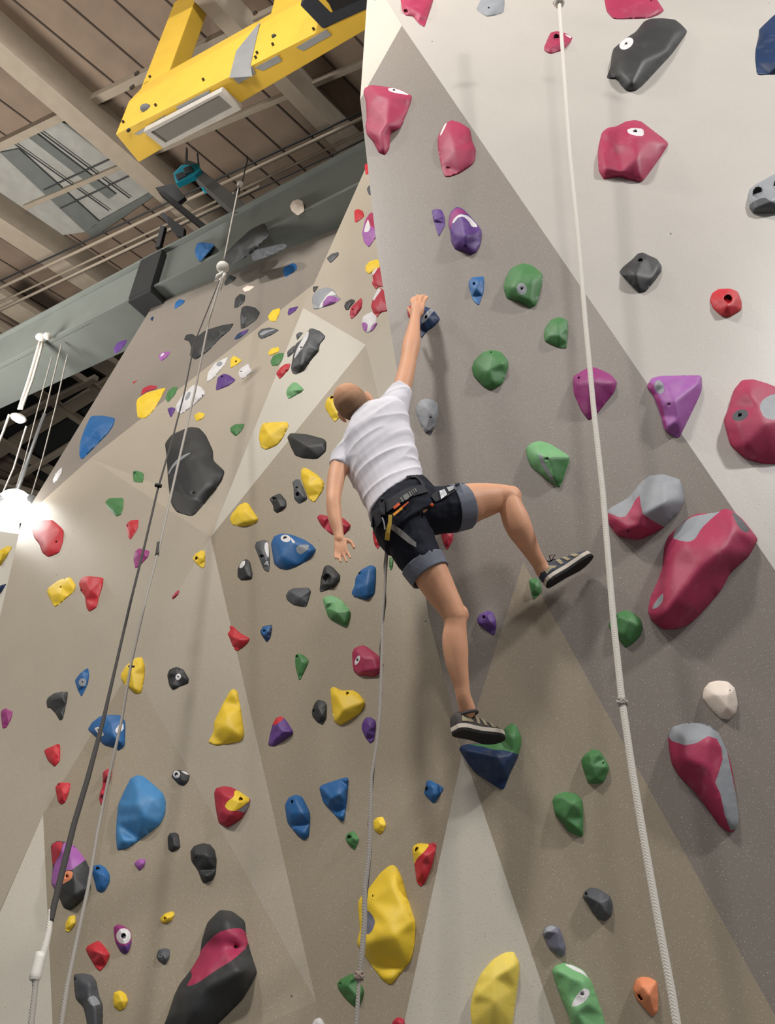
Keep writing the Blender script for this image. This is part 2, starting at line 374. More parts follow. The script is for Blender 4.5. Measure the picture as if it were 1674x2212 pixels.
h('R','bk','long charcoal volume with a white eye-shaped bolt inset, upper right',[(1310,168),(1319,144),(1321,120),(1325,105),(1338,94),(1354,81),(1373,69),(1391,46),(1405,40),(1430,39),(1458,42),(1471,52),(1486,68),(1453,115),(1416,155),(1388,185),(1374,196),(1354,197),(1343,186),(1333,171),(1320,171)],[(1321,141,.25),(1354,120,.4),(1380,85,.45),(1405,60,.4),(1430,58,.38),(1462,66,.22),(1388,130,.5),(1440,108,.3),(1345,160,.3),(1365,180,.22),(1372,95,.3)],[(1352,95,4,2,-30)],[('wh',ell(1353,94,17,11,-35))])
h('R','nv','big navy volume cut by the right edge near the top',[(1674,30),(1639,64),(1640,76),(1632,106),(1631,126),(1635,163),(1674,160),(1730,150),(1740,40),(1705,22)],[(1655,72,.35),(1700,70,.5),(1690,130,.4)])
h('R','pk','big crimson hooked volume on the left edge of the near wall, white inset on top',[(788,190),(802,183),(838,188),(862,192),(891,207),(882,236),(865,277),(843,288),(841,321),(831,335),(818,330),(805,305),(792,291),(789,272),(792,258),(790,220),(785,198)],[(797,224,.35),(818,206,.42),(840,211,.5),(882,210,.25),(822,292,.32),(836,268,.42),(827,322,.12),(800,282,.15)],[(851,195,3,2)],[('wh',[(837,191),(851,190),(866,195),(887,206),(855,201),(841,197)])])
h('R','pk','crimson boulder hold with a level ridge across its middle, upper near wall',[(945,297),(959,268),(975,259),(994,265),(1015,278),(1020,305),(1028,323),(1026,346),(1019,357),(992,375),(972,382),(961,382),(953,360),(946,324)],[(950,321,.4),(983,321,.36),(1022,321,.3),(972,289,.33),(996,288,.3)],[(968,363,1.8)],[('wh',[(950,290),(959,270),(966,264),(962,274),(952,294)])])
h('R','pu','narrow purple sliver hold left of the purple and white one',[(932,455),(942,451),(954,453),(961,470),(962,486),(948,512),(942,495),(936,474)],[(940,473,.38),(956,467,.4)])
h('R','pu','purple hold with magenta top and white band right of the purple sliver',[(968,484),(972,459),(986,446),(1000,451),(1016,467),(1041,497),(1038,528),(1029,545),(1016,551),(1000,543),(983,539),(974,522),(972,500)],[(977,503,.35),(1005,508,.6),(1036,499,.35),(1000,473,.45),(1006,530,.33),(984,505,.3),(987,525,.18)],[(1005,532,2)],[('vi',[(969,484),(973,461),(986,449),(999,453),(1010,462),(995,461),(982,470),(975,484),(973,498)]),('wh',[(976,482),(981,471),(993,462),(1012,466),(1034,490),(1020,491),(1012,477),(1000,467),(989,470),(980,482)])])
h('R','bl','small blue teardrop hold left of the green one with a whitish ring',[(1012,610),(1019,599),(1042,597),(1046,600),(1045,630),(1034,661),(1021,647),(1013,622)],[(1028,622,.4),(1035,608,.4)],[(1024,613,3)],[('lb',[(1013,620),(1022,636),(1033,656),(1022,648)])])
h('R','gn','large green hold with a whitish ring around its bolt',[(1087,620),(1092,601),(1104,579),(1129,568),(1150,573),(1172,591),(1171,614),(1158,660),(1144,666),(1125,653),(1094,645)],[(1091,620,.3),(1108,618,.45),(1125,643,.32),(1150,606,.4),(1130,585,.35),(1146,650,.2)],[(1127,624,3)],[('gy',ell(1127,624,11,13,-15))])
h('R','gn','green flat-sided hold beside the white rope, below the ringed green one',[(1175,726),(1176,711),(1189,691),(1208,684),(1225,691),(1227,701),(1224,753),(1206,751),(1177,738)],[(1204,703,.4),(1207,724,.45),(1222,712,.3),(1188,725,.3)])
h('R','gn','round dark green hold on the near wall right of the outstretched arm',[(1019,796),(1023,780),(1042,761),(1063,755),(1084,761),(1098,780),(1098,792),(1086,829),(1061,843),(1044,836),(1023,813)],[(1065,768,.35),(1055,800,.45),(1085,784,.4),(1064,824,.25)],[(1061,762,2)])
h('R','vi','magenta pointed hold directly behind the white rope',[(1237,813),(1270,794),(1285,793),(1320,809),(1333,825),(1328,846),(1291,892),(1272,909),(1255,887),(1239,850)],[(1270,805,.3),(1276,821,.55),(1270,880,.15),(1322,826,.3),(1246,828,.3)],[(1250,817,3)])
h('R','lp','lilac and magenta triangular volume with a grey oval inset',[(1396,836),(1407,817),(1424,812),(1513,810),(1516,817),(1516,846),(1469,943),(1461,946),(1436,931),(1424,888),(1411,854)],[(1440,829,.4),(1457,867,.5),(1465,905,.3),(1507,828,.3),(1420,828,.3),(1436,868,.3),(1444,920,.2)],[(1446,873,2)],[('gy',ell(1424,836,10,15,-15)),('vi',[(1397,836),(1402,825),(1411,830),(1413,845),(1424,857),(1432,880),(1440,926),(1436,929),(1425,888),(1412,854)])])
h('R','pk','huge crimson boulder cut by the right edge with two grey insets',[(1563,908),(1573,883),(1585,842),(1602,821),(1627,819),(1660,829),(1690,842),(1730,855),(1750,950),(1720,1000),(1674,1003),(1643,1001),(1610,991),(1577,962),(1569,933)],[(1594,912,.3),(1655,912,.45),(1720,905,.45),(1618,850,.35),(1640,880,.4),(1610,960,.25)],[(1598,897,5,3,-25)],[('dg',ell(1599,897,18,12,-22)),('gy',[(1640,879),(1647,863),(1668,851),(1700,853),(1710,900),(1674,908),(1650,902)])])
h('R','bk','faceted black hold with a grey crown on the light upper panel',[(1337,588),(1346,576),(1366,560),(1377,548),(1388,545),(1405,553),(1419,559),(1429,574),(1429,586),(1416,605),(1395,630),(1380,634),(1361,614)],[(1358,578,.38),(1371,591,.55),(1399,558,.42),(1375,616,.25),(1422,577,.2),(1384,560,.35),(1410,600,.25)],[(1383,562,6,3,-10)])
h('R','rd','bright red doughnut-shaped hold with a deep round hole',[(1533,649),(1538,633),(1552,624),(1577,623),(1594,630),(1602,651),(1602,670),(1577,685),(1560,684),(1540,666)],[(1557,646,.5),(1572,633,.45),(1587,646,.5),(1572,660,.6),(1548,650,.25),(1590,662,.3)],[(1572,646,10,10)])
h('R','gy','grey hold with two deep oval pockets at the right edge',[(1616,426),(1619,409),(1632,398),(1674,375),(1730,360),(1740,450),(1674,461),(1626,461),(1618,448)],[(1628,428,.3),(1655,412,.55),(1665,435,.5),(1700,420,.5),(1650,393,.3),(1632,450,.2)],[(1636,417,12,15,35),(1682,402,14,17,20)],[('dg',[(1620,455),(1618,440),(1650,425),(1665,435),(1700,450),(1674,460),(1630,461)])])
h('R','pk','crimson volume with a scooped face and a white eye-shaped inset',[(1291,333),(1293,314),(1300,286),(1312,276),(1331,273),(1352,262),(1371,259),(1385,262),(1402,275),(1446,309),(1427,339),(1388,394),(1360,389),(1340,382),(1324,384),(1304,388),(1293,370)],[(1314,284,.35),(1332,279,.42),(1371,298,.5),(1377,336,.52),(1438,310,.15),(1405,302,.45),(1302,335,.3),(1331,331,.1),(1320,310,.12),(1343,372,.2),(1385,386,.1),(1360,315,.42),(1308,360,.25)],[(1372,284,5,3)],[('wh',[(1354,280),(1366,276),(1390,278),(1391,294),(1371,293),(1357,288)])])
h('R','gy','grey boulder volume with a crimson lower half, touching the white rope',[(1309,1107),(1318,1097),(1358,1075),(1384,1042),(1402,1028),(1421,1025),(1435,1025),(1468,1035),(1475,1052),(1479,1081),(1466,1108),(1435,1139),(1412,1153),(1379,1167),(1334,1159),(1311,1127)],[(1381,1068,.42),(1388,1111,.5),(1433,1087,.5),(1473,1082,.15),(1358,1141,.35),(1350,1112,.22),(1381,1135,.42),(1430,1040,.3),(1330,1120,.2)],[(1357,1147,2)],[('pk',[(1309,1107),(1325,1112),(1340,1118),(1352,1115),(1362,1100),(1372,1080),(1381,1070),(1385,1095),(1389,1111),(1410,1125),(1435,1139),(1412,1153),(1379,1167),(1334,1159),(1311,1127)])])
h('R','pk','largest crimson volume, long and diagonal with grey insets at both ends',[(1399,1322),(1404,1292),(1421,1254),(1431,1226),(1434,1184),(1442,1160),(1461,1141),(1487,1118),(1504,1110),(1546,1108),(1566,1098),(1584,1104),(1605,1122),(1624,1146),(1638,1165),(1619,1200),(1593,1224),(1579,1235),(1558,1275),(1530,1308),(1506,1334),(1482,1353),(1459,1360),(1431,1359),(1407,1341)],[(1405,1326,.12),(1433,1326,.24),(1459,1294,.34),(1515,1224,.38),(1562,1188,.36),(1586,1141,.3),(1482,1177,.3),(1572,1108,.15),(1630,1166,.1),(1450,1212,.2),(1500,1316,.12),(1539,1247,.18),(1430,1270,.15)],[],[('gy',[(1452,1162),(1461,1141),(1492,1116),(1527,1110),(1558,1103),(1539,1118),(1515,1141),(1501,1165),(1487,1171),(1464,1167)]),('dg',[(1579,1105),(1593,1112),(1622,1146),(1610,1151),(1595,1139)]),('gy',[(1433,1280),(1432,1299),(1421,1312),(1407,1317),(1417,1297)])])
h('R','gn','green fan-shaped hold half behind the white rope, below the crimson-and-grey boulder',[(1314,1351),(1320,1339),(1329,1327),(1348,1318),(1365,1322),(1384,1337),(1389,1355),(1384,1372),(1369,1388),(1351,1400),(1334,1377),(1322,1367)],[(1334,1330,.35),(1358,1340,.45),(1381,1352,.2),(1348,1367,.32)],[(1332,1332,1.8)])
h('R','cr','smooth cream white egg-shaped hold',[(1517,1508),(1520,1488),(1532,1474),(1550,1470),(1572,1472),(1588,1487),(1594,1520),(1590,1540),(1575,1555),(1556,1552),(1535,1532)],[(1545,1500,.35),(1572,1500,.38),(1572,1530,.35)],[(1577,1492,1.6)])
h('R','pk','long crimson teardrop volume with a grey cap and grey right flank',[(1443,1590),(1452,1570),(1480,1562),(1510,1561),(1535,1566),(1553,1585),(1570,1620),(1580,1655),(1590,1720),(1597,1770),(1590,1792),(1575,1799),(1555,1785),(1530,1750),(1500,1710),(1465,1675),(1451,1650),(1445,1620)],[(1480,1590,.25),(1530,1600,.3),(1480,1640,.3),(1530,1660,.33),(1558,1735,.22),(1575,1780,.12)],[],[('gy',[(1443,1590),(1452,1570),(1480,1562),(1510,1561),(1535,1566),(1553,1585),(1570,1620),(1590,1720),(1597,1770),(1590,1792),(1578,1793),(1565,1760),(1556,1715),(1545,1690),(1552,1670),(1561,1640),(1558,1615),(1548,1596),(1530,1590),(1505,1605),(1480,1610),(1450,1600)])])
h('R','gn','green hexagonal hold on the olive panel right of the standing shoe',[(1255,1641),(1262,1631),(1279,1618),(1294,1621),(1302,1631),(1317,1658),(1304,1692),(1270,1693),(1260,1662)],[(1275,1632,.35),(1278,1654,.4),(1291,1630,.3),(1308,1657,.25),(1286,1680,.28)],[(1303,1648,1.8)])
h('R','gn','green hooked hold with a rounded crest, on the olive panel',[(1193,1729),(1199,1717),(1220,1710),(1244,1714),(1258,1727),(1260,1753),(1260,1805),(1254,1808),(1227,1796),(1213,1775),(1199,1762),(1196,1746)],[(1201,1754,.3),(1237,1736,.45),(1220,1724,.25),(1220,1768,.3),(1250,1745,.33),(1248,1790,.18)])
h('R','dg','smooth charcoal pebble hold alone on the olive panel',[(1258,1938),(1263,1925),(1275,1917),(1292,1919),(1318,1935),(1324,1955),(1321,1979),(1306,1990),(1292,1986),(1278,1969),(1270,1952)],[(1271,1938,.3),(1295,1951,.4),(1314,1942,.3),(1308,1970,.3)],[(1266,1931,3)])
h('R','gg','small slate-violet crystal hold with a pale tip',[(1172,2019),(1177,2003),(1190,1998),(1208,2003),(1215,2021),(1222,2045),(1220,2062),(1213,2067),(1186,2050)],[(1182,2012,.3),(1203,2014,.4),(1208,2048,.25)],[],[('gy',[(1173,2017),(1178,2004),(1190,1999),(1202,2003),(1195,2009),(1180,2014)])])
h('R','pg','large green volume with a white eye-shaped inset cut by the bottom edge',[(1192,2096),(1199,2086),(1217,2080),(1237,2084),(1261,2096),(1278,2120),(1292,2161),(1302,2189),(1307,2212),(1310,2245),(1240,2245),(1229,2195),(1213,2158),(1199,2120)],[(1203,2098,.15),(1230,2110,.25),(1258,2120,.28),(1271,2168,.28),(1244,2189,.28),(1270,2230,.22),(1225,2150,.15)],[(1258,2147,4)],[('wh',[(1232,2175),(1247,2147),(1261,2134),(1273,2139),(1273,2151),(1261,2165),(1247,2173)]),('wh',[(1217,2082),(1237,2085),(1261,2098),(1272,2114),(1258,2103),(1240,2096)])])
h('R','og','orange wedge hold with a slanted slot, bottom right',[(1367,2135),(1374,2115),(1385,2110),(1402,2111),(1419,2120),(1422,2154),(1421,2185),(1411,2196),(1402,2189),(1374,2158)],[(1388,2132,.4),(1402,2150,.45),(1414,2127,.25),(1410,2183,.12),(1375,2142,.15)],[(1383,2154,9,4,55)])
h('R','nv','large navy hold with a green top under the standing shoe',[(991,1617),(997,1611),(1010,1607),(1028,1606),(1060,1607),(1081,1592),(1091,1571),(1107,1562),(1115,1567),(1126,1591),(1126,1607),(1119,1636),(1102,1670),(1089,1704),(1081,1705),(1026,1670),(1007,1644)],[(1040,1627,.4),(1072,1635,.5),(1085,1662,.42),(1110,1630,.3),(1108,1590,.25),(1010,1622,.2),(1070,1614,.45)],[],[('gn',[(1012,1608),(1060,1607),(1081,1592),(1091,1571),(1107,1562),(1115,1567),(1126,1591),(1126,1607),(1121,1631),(1107,1625),(1086,1620),(1065,1619),(1044,1613)])])
h('R','gn','small green hold directly below the heel of the raised shoe',[(1142,1253),(1150,1248),(1165,1252),(1170,1270),(1169,1280),(1153,1296),(1147,1280)])
h('R','pu','purple shield-shaped hold between the two lower legs',[(1031,1335),(1037,1326),(1054,1319),(1065,1323),(1072,1340),(1072,1356),(1067,1373),(1051,1362),(1032,1347)],[(1040,1347,.25),(1060,1345,.4),(1052,1330,.4)],[(1045,1333,3.5)])
h('R','nv','navy hold with a grey ring gripped by the raised hand',[(897,672),(905,660),(919,662),(931,667),(940,674),(951,689),(939,704),(921,717),(910,731),(906,715),(900,695)],[(925,684,.5),(938,682,.35),(913,697,.4),(908,680,.4)],[(920,685,3,5,20)],[('gy',[(911,697),(914,682),(921,674),(930,666),(938,671),(930,680),(921,692),(913,699)])])
h('R','cri','small dark crimson hold peeping out left of the raised wrist',[(879,668),(884,660),(894,664),(894,690),(886,691),(881,682)])
h('R','gy','pale grey egg-shaped hold with a dark tip, right of the white shirt',[(898,890),(901,873),(909,864),(919,861),(935,864),(946,871),(947,894),(941,918),(929,941),(918,934),(907,914)],[(920,877,.3),(932,894,.4),(921,925,.15)],[(930,902,2)],[('dg',[(917,933),(926,931),(940,916),(930,941)])])
h('R','pg','green faceted hold with a whitish groove, above the bent knee',[(1136,968),(1146,958),(1164,952),(1187,958),(1230,985),(1229,999),(1210,1053),(1200,1049),(1146,1008),(1138,987)],[(1163,962,.22),(1183,987,.5),(1222,987,.2),(1165,982,.4),(1196,1034,.22)],[(1182,991,3)],[('gy',[(1163,983),(1170,981),(1178,1003),(1193,1028),(1197,1041),(1187,1033),(1168,1003)]),('gn',[(1183,987),(1229,987),(1228,999),(1210,1053),(1202,1049),(1197,1035),(1190,1005)])])
h('R','cri','crimson wedge hold pointing down between the thighs',[(950,1145),(964,1138),(978,1145),(979,1165),(966,1189),(958,1175)])
# --- middle wall
h('C','rd','small bright red hold high on the middle wall',[(765,455),(773,451),(784,456),(787,468),(770,481),(766,479)])
h('C','lp','purple hold with a magenta and white top tucked behind the near wall edge',[(788,476),(797,462),(803,458),(820,470),(822,505),(809,517),(797,535),(786,523),(782,504)],[(795,500,.4),(808,495,.4)],[],[('pk',[(789,478),(797,463),(803,459),(821,471),(820,496),(800,490),(795,470),(790,485)]),('wh',[(788,490),(795,472),(800,490),(797,500),(786,502)])])
h('C','dg','small grey fin-shaped hold at the left rim of the middle wall',[(705,558),(716,548),(731,544),(732,551),(714,569)])
h('C','ye','yellow hold tucked behind the near wall edge',[(789,576),(797,565),(814,560),(825,565),(822,580),(806,588),(797,592),(790,587)])
h('C','cri','crimson lobed hold with a white rim behind the near wall edge, below the yellow one',[(803,588),(809,579),(815,566),(832,575),(835,620),(820,619),(812,625),(803,613),(806,604)],None,(),[('wh',[(803,588),(809,579),(815,566),(821,569),(812,586),(805,596)])])
h('C','cri','long crimson hold behind the near wall edge above the white and purple one',[(801,661),(806,644),(814,628),(821,621),(845,640),(845,670),(823,675),(814,687),(806,675)],None,(),[('wh',[(805,646),(813,629),(820,622),(823,627),(812,642),(808,650)])])
h('C','wh','white hold with two purple lower lobes',[(781,697),(784,683),(803,673),(814,684),(815,700),(806,714),(793,720),(784,712)],None,(),[('lp',[(781,696),(791,697),(795,703),(791,718),(784,712)]),('lp',[(802,705),(808,699),(815,697),(815,702),(806,713),(799,717)])])
h('C','cri','crimson blade-shaped hold overlapping a black hold',[(755,680),(758,663),(769,653),(780,643),(783,650),(781,666),(770,681),(759,690)],None,[(762,669,2)])
h('C','bk','small black oval hold behind the crimson blade-shaped one',[(743,661),(747,652),(758,646),(767,648),(766,653),(757,662),(753,670),(747,670)])
h('C','gy','grey dome-shaped hold with white band and purple foot',[(674,650),(675,638),(688,625),(707,620),(720,625),(728,638),(737,646),(722,656),(688,667),(677,668)],[(690,640,.35),(708,632,.4),(715,648,.35)],[],[('wh',[(688,666),(694,653),(703,641),(717,627),(727,637),(716,638),(707,639),(697,656),(697,663)]),('lp',[(697,656),(707,640),(716,639),(736,646),(722,655),(699,663)])])
h('C','bk','tiny black hold above the grey and purple dome',[(676,619),(688,618),(685,624),(679,632),(676,628)])
h('C','dg','tiny dark plum hold above the charcoal volume with white bands',[(639,723),(647,717),(655,719),(651,723),(642,735)])
h('C','dg','charcoal faceted volume with white bands and small pale eye marks',[(628,796),(633,768),(638,743),(654,731),(669,710),(675,709),(691,715),(703,726),(700,733),(691,743),(688,759),(669,781),(658,798),(640,809),(632,807)],[(672,722,.4),(654,756,.5),(688,754,.3),(651,787,.35),(665,745,.45)],[(651,752,2.5)],[('wh',[(635,776),(638,762),(643,750),(654,731),(667,713),(666,728),(657,745),(643,765)]),('bk',[(656,783),(660,764),(686,757),(688,760),(669,781),(658,798),(640,808),(632,806),(630,795)])])
h('C','dg','flat dark grey blade beside the charcoal volume with white bands',[(620,760),(630,750),(637,745),(634,762),(621,773)])
h('C','rd','red wedge hold at the rim of the middle wall beside a green one',[(596,807),(604,795),(616,786),(628,785),(624,798),(604,820)])
h('C','pg','pale green half-dome hold below the red wedge',[(618,849),(621,838),(632,826),(641,826),(656,840),(655,844),(623,863)],[(629,844,.38),(645,842,.4)])
h('C','ye','yellow hold with a black hole directly left of the head',[(702,874),(705,863),(716,854),(728,853),(738,870),(736,899),(723,912),(713,899),(703,883)],[(712,868,.4),(728,866,.45),(724,890,.3)],[(718,860,6,5,-25)])
h('C','ye','large yellow rounded hold left of the black block',[(559,948),(561,930),(567,914),(585,912),(620,911),(624,919),(610,948),(598,962),(575,972),(563,966)],[(583,940,.4),(608,920,.3),(572,925,.3)])
h('C','bk','wide black block hold right of the large yellow rounded one',[(620,945),(627,935),(663,938),(700,948),(705,955),(704,975),(685,992),(655,990),(637,984),(628,965)],[(638,948,.3),(665,964,.5),(695,960,.2)])
h('C','ye','tall yellow leaf-shaped hold beside the hanging arm',[(650,1015),(656,1010),(664,1012),(686,1026),(700,1042),(698,1059),(679,1086),(667,1078),(657,1055),(650,1031)],[(665,1048,.35),(669,1028,.42),(694,1044,.2)])
h('C','dg','charcoal two-hole hold pressed against the yellow leaf-shaped one',[(631,1042),(639,1035),(648,1036),(654,1050),(665,1077),(646,1089),(635,1078),(634,1053)],[(644,1060,.45),(655,1072,.35)],[(643,1068,4.5,5),(641,1054,3,3)])
h('C','bk','small black hold with a dark cavity, left of the two-hole one',[(582,1078),(587,1073),(605,1065),(618,1081),(619,1095),(599,1109),(591,1103),(590,1092)],[(600,1080,.45),(606,1094,.4)],[(592,1078,6,4)])
h('C','ye','yellow fan-shaped hold left of the small black cavity hold',[(496,1122),(500,1111),(515,1092),(529,1085),(537,1088),(548,1106),(559,1122),(548,1133),(524,1138),(502,1134)],[(530,1106,.45),(526,1126,.38),(552,1121,.2),(512,1108,.3)])
h('C','bl','big blue shell-like volume with a white ringed bolt and grey disc',[(585,1174),(592,1158),(609,1152),(631,1155),(658,1166),(675,1177),(683,1188),(672,1205),(647,1221),(620,1231),(603,1228),(592,1218),(588,1194)],[(598,1177,.3),(634,1171,.45),(669,1188,.25),(609,1202,.42),(612,1165,.35)],[(616,1163,4.5)],[('wh',ell(617,1163,11,8,10)),('wh',[(627,1159),(639,1172),(631,1173)]),('gy',[(639,1183),(647,1177),(669,1176),(664,1188),(650,1198),(642,1194)])])
h('C','dg','slim grey and white hold squeezed left of the big blue volume',[(550,1180),(554,1170),(570,1166),(580,1170),(582,1194),(583,1224),(580,1236),(570,1231),(559,1204)],[(564,1190,.3),(574,1210,.3)],[(566,1202,5,4)],[('wh',[(572,1172),(580,1171),(581,1206),(577,1202),(571,1186)]),('wh',[(569,1220),(577,1210),(582,1222),(577,1221)])])
h('C','bk','small faceted black hold with a white patch, left of the slim grey one',[(513,1246),(513,1229),(521,1213),(532,1207),(540,1213),(546,1240),(544,1251),(521,1254)],[(529,1228,.45),(535,1243,.35)],[],[('wh',[(516,1226),(521,1214),(529,1210),(529,1220),(521,1228)])])  # white zone on the upper left of the hold
h('L','ye','small yellow cone hold with a hole at the wall corner',[(415,1207),(422,1196),(436,1188),(443,1191),(443,1221),(438,1228),(427,1221)],[(428,1204,.4),(437,1205,.4)],[(425,1207,4,5)])
h('C','cri','crimson diamond hold behind the hanging forearm',[(684,1117),(691,1111),(705,1114),(741,1118),(758,1134),(754,1143),(741,1158),(716,1155),(694,1136)],[(700,1122,.3),(738,1130,.4),(752,1138,.2)])
h('C','bk','black hold with a deep central cavity below the hanging hand',[(690,1276),(693,1249),(700,1224),(708,1220),(719,1225),(735,1242),(734,1254),(724,1268),(694,1279)],[(705,1236,.45),(722,1246,.4),(716,1262,.4),(697,1262,.3)],[(706,1250,9,11,20)])
h('C','dg','slate grey block hold below and left of the black cavity hold',[(617,1287),(623,1276),(634,1270),(667,1269),(672,1277),(662,1312),(634,1307),(620,1296)],[(647,1290,.45),(628,1279,.33),(665,1278,.2)])
h('C','bl','tall blue hold left of the climbing rope below the hip',[(759,1281),(766,1265),(768,1248),(779,1231),(801,1220),(812,1225),(812,1251),(809,1284),(792,1296),(765,1290)],[(792,1262,.45),(796,1232,.3),(791,1287,.25),(772,1270,.3)],[(777,1239,3,4)])
h('C','pg','green boat-shaped hold with a hollow top, below the blue one',[(697,1294),(702,1288),(716,1286),(738,1295),(757,1320),(757,1331),(749,1357),(710,1336),(702,1314)],[(706,1304,.3),(727,1323,.5),(753,1320,.25),(722,1301,.08),(745,1345,.2)],[],[('gn',[(703,1314),(715,1316),(729,1324),(757,1320),(757,1331),(749,1356),(710,1336)])])
h('C','pk','crimson cube-like hold with a white bolt inset beside the climbing rope',[(760,1411),(765,1400),(783,1393),(793,1397),(818,1416),(829,1435),(823,1452),(807,1463),(785,1459),(774,1460),(763,1449)],[(783,1421,.45),(768,1405,.3),(807,1422,.4),(782,1450,.25),(812,1445,.3)],[(772,1426,2,3,25)],[('wh',ell(772,1426,4.5,11,25))])
h('C','rd','red pointed hold straddling the panel seam',[(488,1364),(496,1352),(504,1353),(518,1367),(540,1379),(535,1389),(513,1407),(504,1402),(495,1378)],[(503,1377,.4),(516,1381,.45),(534,1380,.12)])
h('C','nv','small dark blue drop-shaped hold right of the red seam hold',[(562,1364),(568,1353),(587,1349),(588,1356),(584,1378),(576,1388),(565,1372)],None,[(571,1363,3)],[('bl',[(563,1364),(568,1354),(586,1350),(578,1364),(570,1374)])])
h('C','gn','slim green hold with a bolt hole at its top',[(637,1416),(643,1411),(656,1415),(667,1426),(665,1434),(649,1468),(645,1468),(638,1441)],[(651,1430,.4),(648,1420,.35),(648,1450,.2)],[(642,1419,3,4)])
h('C','ye','large yellow saddle-shaped hold with a black bolt hole',[(713,1488),(720,1483),(738,1492),(763,1491),(776,1499),(790,1518),(779,1540),(757,1555),(735,1567),(721,1558),(716,1521)],[(725,1502,.3),(754,1499,.4),(741,1532,.45),(784,1518,.2),(730,1550,.25)],[(751,1499,3.5,4.5)])
h('C','bk','black pebble hold left of the yellow saddle-shaped one',[(673,1537),(679,1520),(687,1511),(702,1515),(706,1523),(705,1551),(697,1566),(685,1560),(675,1548)],[(688,1530,.4),(695,1545,.35)],[(678,1536,2,4,20)])
h('C','pu','dark purple hold with a red tip on the taupe panel',[(579,1608),(583,1587),(589,1563),(597,1550),(608,1547),(619,1557),(633,1579),(633,1586),(594,1612),(582,1611)],[(600,1568,.35),(611,1580,.45),(628,1580,.25),(589,1602,.15)],[],[('rd',[(589,1563),(597,1550),(608,1547),(614,1552),(600,1563),(590,1568)])])
h('C','pu','dark purple hold touching the climbing rope beside the yellow saddle',[(782,1562),(790,1550),(800,1549),(811,1556),(812,1568),(808,1600),(799,1606),(788,1592),(781,1575)])
h('C','bl','blue oval hold with a bolt near its top left',[(615,1739),(623,1723),(639,1716),(653,1721),(669,1753),(670,1769),(667,1807),(657,1815),(644,1807),(620,1777)],[(630,1757,.35),(653,1756,.4),(655,1799,.2),(638,1730,.3)],[(631,1732,2.5,4.5,25)])
h('C','bl','blue triangular scoop-shaped hold with an open hollow side',[(689,1702),(696,1695),(749,1678),(753,1684),(749,1734),(743,1772),(737,1775),(698,1734)],[(694,1702,.35),(714,1724,.4),(736,1764,.25),(747,1685,.3),(733,1715,.45),(705,1727,.05)])
h('C','gn','tiny green hold with a dark hole left of the climbing rope',[(746,1809),(751,1800),(763,1794),(776,1811),(771,1825),(766,1837),(749,1820)],None,[(755,1809,5)])
h('C','ye','small yellow nugget hold just right of the climbing rope',[(806,1774),(814,1766),(827,1764),(834,1781),(828,1796),(820,1803),(808,1793)])
h('C','bl','small blue diamond hold with a round hole, on the taupe panel edge',[(916,1711),(919,1699),(922,1687),(929,1685),(957,1700),(957,1706),(937,1737),(918,1718)],[(933,1700,.42),(936,1716,.35),(924,1698,.35)],[(922,1705,4,6)])
h('C','rd','red hold with a yellow crown and bolt hole, above the big yellow volume',[(890,1836),(892,1828),(903,1821),(927,1823),(938,1820),(943,1825),(933,1871),(917,1909),(908,1915),(900,1906),(895,1868)],[(911,1863,.38),(922,1848,.45),(911,1887,.28),(902,1838,.35)],[(900,1835,3.5,6,20)],[('ye',[(890,1836),(892,1828),(903,1821),(929,1823),(918,1838),(900,1855),(895,1868),(891,1850)])])
h('C','ye','huge yellow leaf-shaped volume behind the climbing rope, with a slate inset',[(796,1920),(820,1887),(839,1871),(849,1868),(857,1874),(868,1895),(884,1952),(898,1992),(895,2043),(887,2076),(847,2125),(839,2126),(825,2116),(788,2065),(770,2038),(778,2008),(773,1963),(774,1946),(783,1933)],[(796,1946,.15),(847,1909,.15),(841,1998,.3),(796,2033,.26),(852,2022,.32),(890,1995,.15),(874,1963,.17),(841,2112,.06),(814,2016,.3)],[(805,1936,1.8,2.6)],[('gg',[(788,1970),(794,1966),(804,1976),(811,1992),(804,2011),(796,2019),(789,2016)])])
h('C','gn','green hold with a pointed crest behind the rope knot near the bottom edge',[(728,2124),(734,2116),(761,2102),(769,2109),(785,2135),(786,2145),(779,2167),(766,2176),(745,2156),(731,2137)],[(749,2128,.4),(760,2114,.35),(769,2150,.3)],[(735,2125,2)])
h('C','wh','white hold tip at the bottom edge, middle of the picture',[(672,2212),(680,2202),(690,2198),(697,2203),(702,2215),(700,2232),(675,2232)])
h('C','cri','crimson hold tip at the bottom edge below the huge yellow volume',[(847,2208),(855,2199),(862,2197),(873,2202),(875,2215),(870,2232),(848,2232)])
h('C','rd','bright red hold tip at the left hip of the climber',[(804,1148),(811,1141),(820,1150),(822,1175),(816,1187),(808,1175)])
h('C','gn','green hold sliver just right of the climbing rope below the shorts',[(841,1204),(850,1204),(848,1226),(843,1233),(840,1220)])
h('R','py','large pale yellow oval volume cut by the bottom edge',[(1016,2178),(1021,2145),(1037,2105),(1064,2073),(1089,2058),(1110,2056),(1121,2078),(1122,2097),(1115,2151),(1107,2212),(1100,2245),(1030,2245),(1018,2205)],[(1028,2148,.13),(1067,2113,.22),(1098,2094,.22),(1070,2164,.26),(1114,2086,.1)])
h('C','rd','red hold tip at the near wall edge above all other middle-wall holds',[(787,358),(792,352),(797,360),(797,375),(790,378)])
h('C','dg','small dark grey hold behind the near wall edge above the bright red one',[(792,408),(797,400),(806,405),(806,424),(796,420)])
